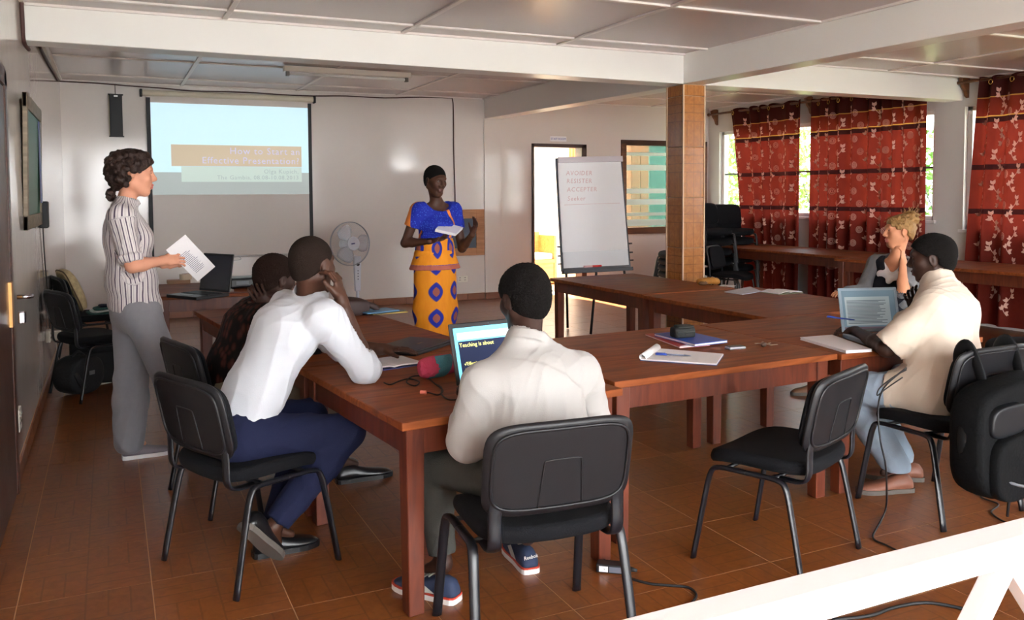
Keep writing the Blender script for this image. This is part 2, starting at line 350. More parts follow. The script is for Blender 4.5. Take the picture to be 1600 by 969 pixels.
# --------- windows in the right wall: white frames, bars, glass
frw = mat('white_window_paint', (226, 226, 228), .4); glassm = mat('window_glass', (235, 245, 245), .03, .5, alpha=.12)
barm = mat('window_bar_metal', (96, 98, 100), .5)
for k, (a, b, z0, z1) in enumerate(WINS):
    w = struct(thing('window_%d' % (k+1), None, None, (XR+.09, (a+b)/2, z0)))
    ms = [a+.03]+list(np.linspace(a+.03, b-.03, 4)[1:-1])+[b-.03]
    if k == 0: ms = [a+.03, 8.28, 9.62, b-.03]
    for y in ms: MB().bx((XR+.05, y-.03, z0), (XR+.12, y+.03, z1)).build('frame', frw, w, world=True, bevel=.004, seg=1)
    for z in (z0+.025, z1-.025): MB().bx((XR+.05, a, z-.025), (XR+.12, b, z+.025)).build('frame', frw, w, world=True, bevel=.004, seg=1)
    MB().bx((XR-.03, a-.04, z0-.035), (XR+.05, b+.04, z0)).build('sill', frw, w, world=True, bevel=.004, seg=1)
    for y0, y1 in zip(ms, ms[1:]):
        MB().bx((XR+.083, y0+.03, z0+.05), (XR+.089, y1-.03, z1-.05)).build('pane', glassm, w, world=True)
        MB().bx((XR+.065, y0+.03, z0+.61), (XR+.1, y1-.03, z0+.635)).build('bar', barm, w, world=True)
        for s in range(2):
            yy = y0+(y1-y0)*(s+.5)/2
            MB().tube([(XR+.13, yy-.25, z0+.1), (XR+.13, yy, z0+.62), (XR+.13, yy+.25, z1-.1)], .007, 6).build('bar', barm, w, world=True)
# --------- doorway and inner window in the back wall
d1 = struct(thing('door_1', None, None, (5.99, YB, 0)))
for a, b in (((DOOR[0]-.005, YB-.03, 0), (DOOR[0]+.03, YB+.17, 2.215)), ((DOOR[1]-.055, YB-.03, 0), (DOOR[1]+.03, YB+.17, 2.215)), ((DOOR[0]-.005, YB-.03, 2.165), (DOOR[1]+.03, YB+.17, 2.215))):
    MB().bx(a, b).build('door_frame', dwood, d1, world=True, bevel=.004, seg=1)
leaf = MB().bx((DOOR[0]+.03, YB+.17, .01), (DOOR[0]+.07, YB+.98, 2.15)).build('door_leaf', mat('pale_door', (228, 220, 196), .4), d1, world=True, bevel=.003, seg=1)
hb = MB(); hb.bx((DOOR[0]+.07, YB+.25, 1.0), (DOOR[0]+.082, YB+.29, 1.24)); hb.tube([(DOOR[0]+.08, YB+.27, 1.14), (DOOR[0]+.125, YB+.27, 1.14), (DOOR[0]+.125, YB+.38, 1.14)], .011, 8)
hb.build('handle', mat('dark_metal', (48, 46, 46), .35, metal=.7), d1, world=True, smooth=False)
w4 = struct(thing('window_4', None, None, ((PANEW[0]+PANEW[1])/2, YB, PANEW[2])))
for a, b in (((PANEW[0]-.06, YB-.025, PANEW[2]-.09), (PANEW[1]+.06, YB+.1, PANEW[2]+.01)), ((PANEW[0]-.06, YB-.025, PANEW[3]-.03), (PANEW[1]+.06, YB+.1, PANEW[3]+.05)), ((PANEW[0]-.06, YB-.025, PANEW[2]), (PANEW[0]+.03, YB+.1, PANEW[3])), ((PANEW[1]-.03, YB-.025, PANEW[2]), (PANEW[1]+.06, YB+.1, PANEW[3]))):
    MB().bx(a, b).build('frame', fwood if a[2] < 1 else dwood, w4, world=True, bevel=.005, seg=1)
gg = mat('green_tinted_glass', (92, 138, 126), .05, .5, alpha=.55)
for x0, x1 in ((PANEW[0]+.03, 7.6), (7.605, 8.1), (8.105, PANEW[1]-.03)): MB().bx((x0, YB+.03, PANEW[2]+.01), (x1, YB+.036, PANEW[3]-.03)).build('pane', gg, w4, world=True)
fro = mat('frosted_band', (222, 232, 224), .5, alpha=.85)
for z, h in ((2.09, .05), (1.88, .085), (1.52, .075), (1.35, .085), (1.16, .05), (1.03, .1)): MB().bx((PANEW[0]+.03, YB+.026, z-h/2), (PANEW[1]-.03, YB+.029, z+h/2)).build('frosted_band', fro, w4, world=True)
# room beyond: bright, roof and one side left open to let light in
rw = mat('next_room_wall', (244, 236, 214), .7)
nr = struct(MB().bx((5.0, 14.1, 0), (10.2, 14.25, 3.0)).bx((4.9, YB+.16, 0), (5.0, 14.25, 3.0)).bx((10.2, YB+.16, 0), (10.3, 14.25, 1.0)).build('wall_next_room', rw))
portal((10.25, 12.7, 2.0), (0, PI/2, 0), 2.0, 2.8); portal((7.5, 12.7, 3.02), (0, 0, 0), 4.8, 2.7)
# outside ground
struct(MB().bx((-40, -60, -.5), (60, 60, -.13)).build('ground', mat('dry_grass_ground', (140, 138, 96), .95, var=(3, .2))))
struct(MB().bx((-14, -9.3, -.13), (24, -9.0, 5.0)).build('wall_light_bounce', mat('bounce_wall_white', (232, 234, 238), .9)))  # unseen wall, added to bounce sunlight deep into the room
struct(MB().bx((-3, -9, -.128), (11, YF-.25, -.1)).build('pavement', concrete))
# --------- brown door at the left edge
d2 = struct(thing('door_2', None, None, (XL, 4.6, 0)))
MB().bx((XL+.002, 4.0, .01), (XL+.02, 4.89, 2.04)).build('door_leaf', dwood, d2, world=True, bevel=.004, seg=1)
for a, b in (((XL, 4.89, 0), (XL+.028, 4.98, 2.12)), ((XL, 3.9, 0), (XL+.028, 4.0, 2.12)), ((XL, 3.9, 2.04), (XL+.028, 4.98, 2.14))): MB().bx(a, b).build('door_frame', dwood, d2, world=True, bevel=.006, seg=1)
chrome = mat('chrome', (200, 200, 205), .18, metal=1.)
MB().bx((XL+.02, 4.80, .86), (XL+.034, 4.88, 1.08)).build('lock_plate', mat('brass_plate', (176, 128, 74), .35, metal=.6), d2, world=True)
MB().tube([(XL+.05, 4.87, 1.0), (XL+.105, 4.87, 1.0), (XL+.112, 4.9, 1.0), (XL+.105, 5.02, .985)], [.011, .011, .011, .009], 10).build('handle', chrome, d2, world=True, smooth=True)
MB().box((XL+.07, 4.86, .9), (.03, .05, .06)).build('lock_cylinder', chrome, d2, world=True, bevel=.006)
# ============================================================= tables
twood = wood('table_wood', (102, 50, 24), (148, 80, 40), .5, 2.6, (1.2, 10, 10), spec=.16)
lwood = wood('table_leg_wood', (78, 33, 19), (110, 51, 30), .36, 3., (9, 9, 1.2))
def table(cx, cy, w, d, rz, h, label, group=None, ap=.095, leg=.07):
    t = thing('wooden_table', label, 'table', (cx, cy, 0), rz, group)
    top = MB().box((0, 0, h-.015), (w, d, .03)).build('table_top', twood, t, bevel=.004, seg=2)
    ix, iy = w/2-.03-leg/2, d/2-.03-leg/2
    for sx in (-1, 1):
        for sy in (-1, 1):
            MB().hexa([(sx*ix+a*leg*.5*k, sy*iy+b*leg*.5*k, z) for z, k in ((0, .86), (h-.03, 1)) for a, b in ((-1, -1), (1, -1), (1, 1), (-1, 1))]).build('leg', lwood, t, bevel=.003, seg=1)
    for s in (-1, 1):
        MB().box((0, s*(iy+leg/2-.02), h-.03-ap/2), (2*ix-leg, .024, ap)).build('apron', lwood, t)
        MB().box((s*(ix+leg/2-.02), 0, h-.03-ap/2), (.024, 2*iy-leg, ap)).build('apron', lwood, t)
    return t
def table_at(corner, w, d, ang, h, label, **k):      # corner = near left corner of the top
    c, s = math.cos(ang), math.sin(ang)
    return table(corner[0]+w/2*c-d/2*s, corner[1]+w/2*s+d/2*c, w, d, ang, h, label, **k)
TH = .71
A_ = math.radians(6.5)
tA1 = table_at((.892, 2.802), .972, 1.12, A_, TH, 'reddish wooden table nearest in front, holding the open black laptop and tangled cable', ap=.1)
ca, sa = math.cos(A_), math.sin(A_)
tA2 = table_at((.892-1.125*sa, 2.802+1.125*ca), .972, 2.30, A_, TH, 'long wooden table continuing behind the front left one, brown bag at its far end')
tB = table_at((1.885, 3.02), 1.30, 1.06, math.radians(2.2), TH+.002, 'wooden table holding the blue folder, spiral notepad, phone and keys', ap=.1)
tD = table_at((3.20, 3.06), 1.06, 1.08, math.radians(1.5), TH-.002, 'wooden table under the open silver laptop, before the man in the pale shirt')
tC2 = table_at((3.715, 4.16), 1.13, 1.36, math.radians(.6), TH, 'wooden table with the open white book, in front of the blonde woman')
tC1 = table_at((3.70, 5.535), .92, 1.47, math.radians(1.2), TH+.004, 'wooden table at the far end of the right row, near the flip chart')
tE1 = table_at((7.66, 7.22), .9, 2.45, math.radians(1.), .745, 'wooden table along the curtains, farther one behind the column', ap=.11)
tE2 = table_at((7.50, 4.70), .9, 2.48, math.radians(3.), .745, 'wooden table along the curtains, nearer one behind the blonde woman', ap=.11)
tP = table_at((.30, 7.10), 1.15, 1.0, math.radians(-3), .72, 'small wooden table carrying laptop and projector before the screen', ap=.1)

# ============================================================= chairs
cfab = mat('black_chair_fabric', (14, 15, 19), .9, .2, bump=(220, .25))
cplas = mat('black_chair_plastic', (17, 17, 21), .45, .4, bump=(300, .06))
cmet = mat('black_chair_metal', (17, 19, 25), .32, .5)
def rrect(n, w, h, r):                                # rounded rectangle outline
    out = []
    for k in range(n):
        th = 2*PI*k/n; c, s = math.cos(th), math.sin(th); e = 2/r
        out.append((w/2*math.copysign(abs(c)**e, c), h/2*math.copysign(abs(s)**e, s)))
    return out
def pad(fn, n=40, rings=(1, .97, .9, .75, .5, .2), w=.46, h=.4, r=5, t0=0., t1=.03, rnd=.012):
    """cushion-like panel: rounded rectangle in (u,v), thickness from t0 to t1 with rolled rim; fn maps (u,v,t) to a point"""
    b = MB(); prof = [(rings[-1], t1)]+[(k, t1) for k in rings[::-1][1:-2]]+[(.965, t1-rnd*.15), (.99, t1-rnd*.7), (1., (t0+t1)/2), (.99, t0+rnd*.7), (.965, t0+rnd*.15)]+[(k, t0) for k in rings[2:]]
    o = rrect(n, w, h, r); vs = []
    for k, t in prof:
        for x, y in o: vs.append(fn(x*k, y*k, t))
    m = len(prof); fs = [(i*n+j, i*n+(j+1) % n, (i+1)*n+(j+1) % n, (i+1)*n+j) for i in range(m-1) for j in range(n)]
    fs += [tuple(range(n-1, -1, -1)), tuple((m-1)*n+j for j in range(n))]
    return b.add(vs, fs)
def make_chair(label, group=None):
    t = thing('visitor_chair', label, 'chair', (0, 0, 0), 0, group)
    seat = lambda u, v, z: (u+.0, v, .405+z-.03*max(0, u/.21)**3*(1 if u > 0 else 0)+.012*(v/.24)**2)
    pad(seat, w=.45, h=.49, r=4.2, t0=0, t1=.055, rnd=.02).build('seat', cfab, t, smooth=True)
    tilt = math.radians(11)
    def back(u, v, th):                               # u across, v up, th towards the sitter
        x = -.228-math.sin(tilt)*(v+.15)-.06*(v+.15)**2+.3*u*u+th
        return (x, u, .655+math.cos(tilt)*v)
    pad(lambda u, v, th: back(u, v, th+.016), w=.475, h=.285, r=5, t0=0, t1=.026).build('backrest_pad', cfab, t, smooth=True)
    shell = pad(lambda u, v, th: back(u, v, th-.012), w=.505, h=.315, r=5.4, t0=0, t1=.028, rnd=.016).build('backrest_shell', cplas, t, smooth=True)
    # moulded relief on the shell's rear: raised rim, grip rectangle, two ribs
    rim = MB(); oo = rrect(48, .455, .265, 5.2); rim.tube([back(x, y, -.013) for x, y in oo+oo[:1]], .006, 6, caps=False)
    rim.build('shell_rim', cplas, shell, smooth=True)
    gr = [(-.06, .025), (.06, .025), (.072, -.13), (-.072, -.13)]; MB().tube(smooth_path([back(x, y, -.0125) for x, y in [(-.075, -.135), (-.068, -.05), (-.062, .018), (-.05, .028), (0, .03), (.05, .028), (.062, .018), (.068, -.05), (.075, -.135)]], 3), .0032, 6).build('grip_rim', cplas, shell, smooth=True)
    for s in (-1, 1):
        fl = (1.42, .82)
        MB().tube(smooth_path([(.235, s*.272, 0), (.19, s*.262, .25), (.165, s*.256, .365), (.135, s*.252, .392), (.06, s*.25, .396), (.01, s*.25, .396)], 5), .0125, 10, flat=fl).build('leg', cmet, t, smooth=True)
        MB().tube(smooth_path([(-.235, s*.272, 0), (-.185, s*.262, .25), (-.155, s*.256, .37), (-.12, s*.252, .395), (-.04, s*.25, .396), (.012, s*.25, .396)], 5), .0125, 10, flat=fl).build('leg', cmet, t, smooth=True)
        MB().tube(smooth_path([(-.08, s*.2, .392), (-.185, s*.205, .392), (-.222, s*.208, .42), (-.226, s*.208, .5), (-.232, s*.205, .58)], 5), .016, 8, flat=(1.5, .45)).build('back_bracket', cmet, t, smooth=True)
    for x in (.1, -.1): MB().tube([(x, -.25, .394), (x, .25, .394)], .009, 8).build('cross_rail', cmet, t, smooth=True)
    return t
D2R = math.radians
chair0 = make_chair('black office visitor chair the man in the white shirt leans forward from')
chair0.location = (.49, 3.59, 0); chair0.rotation_euler = (0, 0, D2R(24))
def chair(x, y, deg, label, z=0., group=None):
    c = copy_tree(chair0); c.location = (x, y, z); c.rotation_euler = (0, 0, D2R(deg)); c['label'] = label
    if group: c['group'] = group
    return c
ch2 = chair(.54, 4.44, 15, 'black visitor chair under the person in the dark patterned blouse')
ch3 = chair(1.268, 2.56, 84.8, 'black visitor chair seen from behind in front of the cream-shirted man')
ch4 = chair(2.475, 2.70, 112, 'empty black visitor chair pulled back from the table in front')
ch5 = chair(3.555, 2.79, 91, 'black visitor chair with the black backpack hung on its backrest')
ch6 = chair(-.12, 7.2, 24, 'black visitor chair nearest on the left wall, round black bag at its feet')
ch7 = chair(-.16, 8.40, 14, 'black visitor chair by the left wall, farther one, holding a patterned cushion')
ch8 = chair(5.42, 4.55, 170, 'black visitor chair the blonde woman sits on')
ch9 = chair(5.62, 3.72, 160, 'black visitor chair at the right picture edge behind the pale-shirted man')
for k in range(4): chair(6.80, 9.30, 178, ['bottom black chair of the stack left of the tiled column', 'second black chair from the bottom, stack left of the column', 'third black chair from the bottom, stack left of the column', 'top black chair of the stack left of the tiled column'][k], k*.085, 'chairs stacked left of the column')
for k in range(5): chair(7.36, 9.35, -97, ['bottom black chair', 'second black chair from the bottom', 'third black chair from the bottom', 'fourth black chair from the bottom', 'top black chair'][k]+' of the stack just right of the column', k*.135, 'chairs stacked right of the column')
for k in range(5): chair(8.02, 9.68, -100, ['bottom black chair', 'second black chair from the bottom', 'third black chair from the bottom', 'fourth black chair from the bottom', 'top black chair'][k]+' of the stack beside the far curtain', k*.128, 'chairs stacked by the far curtain')
chair(7.22, 8.72, -60, 'single black chair standing on the floor between column and window table')

# ============================================================= projection screen, speaker, wall things
scr_w = mat('screen_fabric', (214, 206, 200), .85, .2)
t = thing('projection_screen', 'wide pull-down projection screen with black side borders showing a pale slide', 'screen', (1.4, YB-.06, .75))
def onwall(px0, py0, px1, py1, y): a, b = at_y(px0, py0, y), at_y(px1, py1, y); return a, b
ys = YB-.055
MB().bx((.432, ys, .735), (2.372, ys+.004, 2.70)).build('screen_sheet', scr_w, t, world=True)
blk = mat('matt_black', (16, 16, 20), .6)
for a in (.428, 2.33): MB().bx((a, ys-.003, .74), (a+.045, ys, 2.66)).build('border', blk, t, world=True)
MB().tube([(.39, ys-.005, 2.712), (2.40, ys-.005, 2.712)], .036, 14).build('roller_case', mat('ivory_case', (205, 196, 176), .4), t, world=True, smooth=False)
for x in (.375, 2.415): MB().box((x, ys-.005, 2.71), (.03, .085, .09)).build('end_cap', blk, t, world=True, bevel=.008)
MB().tube([(.43, ys, .735), (2.372, ys, .735)], .014, 10).build('bottom_bar', mat('grey_bar', (168, 164, 160), .4), t, world=True, smooth=True)
MB().tube(smooth_path([(1.36, ys-.01, .73), (1.34, ys-.012, .70), (1.40, ys-.012, .685), (1.47, ys-.012, .70), (1.45, ys-.01, .73)], 5), .005, 6).build('pull_loop', mat('grey_bar', (1, 1, 1)), t, world=True, smooth=True)
# the slide: light thrown on the sheet, built as luminous areas
def glow(name, col, s): return mat(name, col, .9, .1, emit=s)
sl = MB().bx((.474, ys-.0045, 1.775), (2.33, ys-.0035, 2.602)).build('slide_image', glow('slide_blue', (176, 204, 218), .42), t, world=True)
MB().bx((.474, ys-.0042, 1.505), (2.33, ys-.0034, 1.775)).build('slide_margin', glow('slide_grey', (172, 182, 180), .22), t, world=True)
MB().bx((.80, ys-.0056, 1.66), (2.24, ys-.0046, 1.845)).build('slide_subtitle_box', glow('slide_pale', (190, 206, 198), .26), t, world=True)
MB().bx((.69, ys-.0056, 1.85), (2.24, ys-.0046, 2.11)).build('slide_title_box', glow('slide_tan', (196, 182, 158), .24), t, world=True)
tx = glow('slide_text_lilac', (190, 188, 212), .3); tx2 = glow('slide_text_grey', (168, 184, 182), .2)
text_mesh('slide_lettering', 'How to Start an', .115, tx, t, (2.21-1.4, -.0585+ys-ys+.06-.0557, 2.0-.75), STAND, .0006, 'RIGHT', space=1.12)
text_mesh('slide_lettering', 'Effective Presentation?', .115, tx, t, (2.21-1.4, .0043, 1.885-.75), STAND, .0006, 'RIGHT', space=1.1)
text_mesh('slide_lettering', 'Olga Kupich,', .075, tx2, t, (2.20-1.4, .0043, 1.765-.75), STAND, .0006, 'RIGHT', space=1.1)
text_mesh('slide_lettering', 'The Gambia, 08.08-10.08.2013', .072, tx2, t, (2.20-1.4, .0043, 1.69-.75), STAND, .0006, 'RIGHT', space=1.1)
for o in t.children:
    if o.name.startswith('slide_lettering'): o.location.y = -.004+(-.002)
# column loudspeaker
t = thing('wall_speaker', 'tall black column loudspeaker hung on the back wall left of the screen', 'speaker', (.10, YB-.05, 2.19))
MB().bx((.035, YB-.11, 2.19), (.17, YB-.012, 2.675)).build('cabinet', blk, t, world=True, bevel=.006)
for z in (2.186, 2.672): MB().bx((.022, YB-.115, z), (.182, YB-.008, z+.008)).build('end_plate', blk, t, world=True)
MB().bx((.022, YB-.06, 2.2), (.034, YB-.012, 2.67)).build('side_strip', mat('beige_plastic', (190, 180, 150), .5), t, world=True)
MB().bx((.083, YB-.113, 2.648), (.123, YB-.11, 2.662)).build('badge', mat('silver_badge', (200, 200, 200), .3, metal=.6), t, world=True)
MB().tube([(.1, YB-.02, 2.675), (.1, YB-.012, 2.80)], .004, 6).build('cable', blk, t, world=True)
# cables along the top of the back wall and down
cabm = mat('dark_red_cable', (70, 40, 36), .6)
pts = [at_y(px, py, YB-.012) for px, py in ((92, 127), (150, 130), (200, 134), (255, 138), (300, 142), (345, 143), (400, 145), (440, 148), (490, 150), (540, 150), (600, 153), (655, 152), (700, 153), (707, 156), (708.5, 180), (709, 240), (711, 300), (711, 327))]
tag(MB().tube(smooth_path(pts, 3), .008, 6).build('wall_cable', cabm, smooth=True), 'thin dark cable running along the top of the back wall and down', 'cable')
# wood framed board low on the wall, behind the woman in orange
t = thing('framed_board', 'small dark board in a light wooden frame behind the orange-dressed woman', 'board', (4.4, YB-.02, .62))
cw = wood('light_frame_wood', (150, 98, 58), (186, 132, 86), .45)
MB().bx((4.0, YB-.03, .70), (4.70, YB-.015, 1.22)).build('panel', mat('dark_slate', (44, 56, 72), .4, var=(5, .2)), t, world=True)
for a, b in (((3.95, YB-.04, 1.15), (4.785, YB-.003, 1.275)), ((3.95, YB-.04, .63), (4.785, YB-.003, .735)), ((4.66, YB-.042, .63), (4.785, YB-.003, 1.275)), ((3.9, YB-.042, .63), (4.0, YB-.003, 1.275))): MB().bx(a, b).build('frame_rail', cw, t, world=True, bevel=.004)
ivory = mat('ivory_plastic', (226, 222, 210), .35)
def socket(c, R, label, w=.16, h=.09):
    s = thing('wall_socket', label, 'socket', tuple(c)); f = MB().box((0, -.008, 0), (w, .016, h), R=None).build('plate', ivory, s, bevel=.004)
    for k in (-1, 1):
        MB().box((k*w*.24, -.018, h*.22), (.02, .006, .012)).build('switch', mat('socket_grey', (150, 148, 140), .5), s)
        for q in (-.009, .009): MB().box((k*w*.24+q, -.0165, -h*.15), (.005, .002, .014)).build('slot', blk, s)
    s.rotation_euler = (0, 0, R); return s
socket(at_y(722, 436, YB), 0, 'white double wall socket above the skirting behind the orange-dressed woman')
socket(at_x(27, 655, XL), PI/2, 'white wall socket low on the left wall near the door', .12, .12)
socket(at_x(6, 322, XL), PI/2, 'white light switch plate at eye height by the left door', .05, .09)
sk = socket((XL, 7.9, .36), PI/2, 'white wall socket with plugged adapter on the left wall above the round bag', .1, .1)
t = thing('plug_adapter', 'plugged-in white adapter with black plug on the left wall', 'plug', (XL+.03, 7.9, .36))
MB().box((.03, 0, 0), (.06, .07, .07)).build('adapter_body', ivory, t, bevel=.006); MB().tube([(.06, 0, 0), (.085, 0, 0), (.12, 0, -.004)], [.024, .03, .018], 10).build('plug', blk, t, smooth=True)
MB().tube(smooth_path([(.02, 0, -.035), (.03, -.01, -.15), (.05, -.03, -.26), (.06, -.04, -.34)], 5), .004, 6).build('cord', ivory, t, smooth=True)
# green board with wooden frame on the left wall
t = thing('framed_green_board', 'green board in a weathered wooden frame high on the left wall', 'board', (XL, 6.6, 1.3))
gw = wood('weathered_frame', (110, 98, 82), (150, 136, 116), .6)
tl = .015
MB().hexa([(XL+.005, 6.05, 1.36), (XL+.016, 6.05, 1.36), (XL+.016, 7.15, 1.36), (XL+.005, 7.15, 1.36), (XL+.005+tl, 6.05, 2.06), (XL+.016+tl, 6.05, 2.06), (XL+.016+tl, 7.15, 2.06), (XL+.005+tl, 7.15, 2.06)]).build('panel', mat('chalkboard_green', (38, 92, 66), .45, var=(3, .15)), t, world=True)
for y0, y1, z0, z1 in ((5.98, 7.22, 1.29, 1.38), (5.98, 7.22, 2.04, 2.13), (5.98, 6.07, 1.29, 2.13), (7.13, 7.22, 1.29, 2.13)):
    MB().hexa([(XL+.0+(z0-1.36)*tl/.7, y0, z0), (XL+.026+(z0-1.36)*tl/.7, y0, z0), (XL+.026+(z0-1.36)*tl/.7, y1, z0), (XL+.0+(z0-1.36)*tl/.7, y1, z0), (XL+(z1-1.36)*tl/.7, y0, z1), (XL+.026+(z1-1.36)*tl/.7, y0, z1), (XL+.026+(z1-1.36)*tl/.7, y1, z1), (XL+(z1-1.36)*tl/.7, y1, z1)]).build('frame_rail', gw, t, world=True, bevel=.004)
MB().bx((XL+.018+tl*.9, 7.0, 1.45), (XL+.024+tl*.9, 7.13, 2.03)).build('blue_edge_strip', mat('deep_blue', (30, 34, 96), .4), t, world=True)
t = thing('wall_device', 'small black box with hanging wire below the green board', 'device', (XL, 7.32, 1.25))
MB().bx((XL+.002, 7.24, 1.26), (XL+.06, 7.40, 1.46)).build('case', blk, t, world=True, bevel=.01)
MB().tube(smooth_path([(XL+.012, 7.45, 1.28), (XL+.008, 7.6, 1.0), (XL+.01, 7.75, .75), (XL+.01, 7.86, .43)], 6), .004, 6).build('wire', blk, t, world=True, smooth=True)
# pipe/cable down the left wall in the beam corner, cable in the ceiling corner
tag(MB().tube(smooth_path([(XL+.012, 6.22, 2.72), (XL+.012, 6.25, 2.6), (XL+.012, 6.30, 2.48), (XL+.03, 6.42, 2.45)], 4), .013, 8).build('corner_cable', cabm, smooth=True), 'dark cable dropping down the wall corner beside the cross beam', 'cable')
tag(MB().tube(smooth_path([at_x(62, 72, XL+.012), at_x(74, 96, XL+.012), at_x(92, 126, XL+.012)], 4), .012, 6).build('ceiling_cable', cabm, smooth=True), 'dark cable along the ceiling edge of the left wall', 'cable')
# fluorescent fitting
t = thing('ceiling_lamp', 'unlit fluorescent batten lamp on the rear left ceiling', 'lamp', (2.33, 9.05, 2.82))
MB().bx((1.66, 9.0, 2.765), (3.02, 9.09, 2.822)).build('housing', mat('lamp_white', (232, 224, 214), .4), t, world=True, bevel=.006)
MB().tube([(1.72, 9.045, 2.745), (2.96, 9.045, 2.745)], .015, 12).build('tube', mat('lamp_tube', (240, 240, 238), .2), t, world=True, smooth=True)
for x in (1.70, 2.98): MB().bx((x-.015, 9.02, 2.72), (x+.015, 9.07, 2.768)).build('holder', mat('lamp_end', (120, 112, 106), .5), t, world=True)
# sign above the inner door
t = thing('door_sign', 'small white paper sign with blue lettering above the inner doorway', 'sign', (5.99, YB-.004, 2.29))
MB().box((0, 0, 0), (.27, .004, .075)).build('sheet', mat('paper_white', (232, 232, 236), .8), t)
text_mesh('lettering', 'STAFF ROOM', .042, mat('blue_ink', (60, 90, 170), .6), t, (0, -.0025, -.014), STAND, .0004)

# ============================================================= curtains
def curtain_mat(name, a, b_, dark):
    m = mat(name, a, .8, .2); nt = m.node_tree; b = nt.nodes['Principled BSDF']; out = nt.nodes['Material Output']
    at = nd(nt, 'ShaderNodeAttribute', attribute_name='cz'); sp = nd(nt, 'ShaderNodeSeparateXYZ'); nt.links.new(at.outputs['Vector'], sp.inputs[0])
    h = sp.outputs[1]                                              # height from the floor
    bands = None; gold = None
    for z in (2.26, 1.75, 1.27, .62):
        w = .028
        q = math_(nt, 'LESS_THAN', math_(nt, 'ABSOLUTE', math_(nt, 'SUBTRACT', h, z)), w); bands = q if bands is None else math_(nt, 'MAXIMUM', bands, q)
    for z in (2.50, 2.297):
        q = math_(nt, 'LESS_THAN', math_(nt, 'ABSOLUTE', math_(nt, 'SUBTRACT', h, z)), .006); gold = q if gold is None else math_(nt, 'MAXIMUM', gold, q)
    top = math_(nt, 'GREATER_THAN', h, 2.50)
    ns = nd(nt, 'ShaderNodeTexNoise', i_Scale=7., i_Detail=6.0); nt.links.new(at.outputs['Vector'], ns.inputs['Vector'])
    c = mixc(nt, ns.outputs[0], lin(*a), lin(*b_)); c = mixc(nt, math_(nt, 'MULTIPLY', top, .8), c, lin(*dark)); c = mixc(nt, bands, c, lin(*dark)); c = mixc(nt, gold, c, lin(190, 140, 70))
    nt.links.new(c, b.inputs['Base Color'])
    tr = nd(nt, 'ShaderNodeBsdfTranslucent'); nt.links.new(c, tr.inputs[0]); mx = nd(nt, 'ShaderNodeMixShader', i_Fac=.34)
    nt.links.new(b.outputs[0], mx.inputs[1]); nt.links.new(tr.outputs[0], mx.inputs[2]); nt.links.new(mx.outputs[0], out.inputs[0])
    return m
curm = curtain_mat('red_curtain_cloth', (126, 42, 30), (100, 30, 23), (48, 16, 16))
embm = mat('pale_pink_embroidery', (208, 156, 138), .6, sheen=.3)
brasm = mat('brass_ring', (214, 176, 96), .25, metal=1.)
rodw = wood('rod_wood', (84, 46, 22), (120, 70, 36), .4)
XC = XR-.10
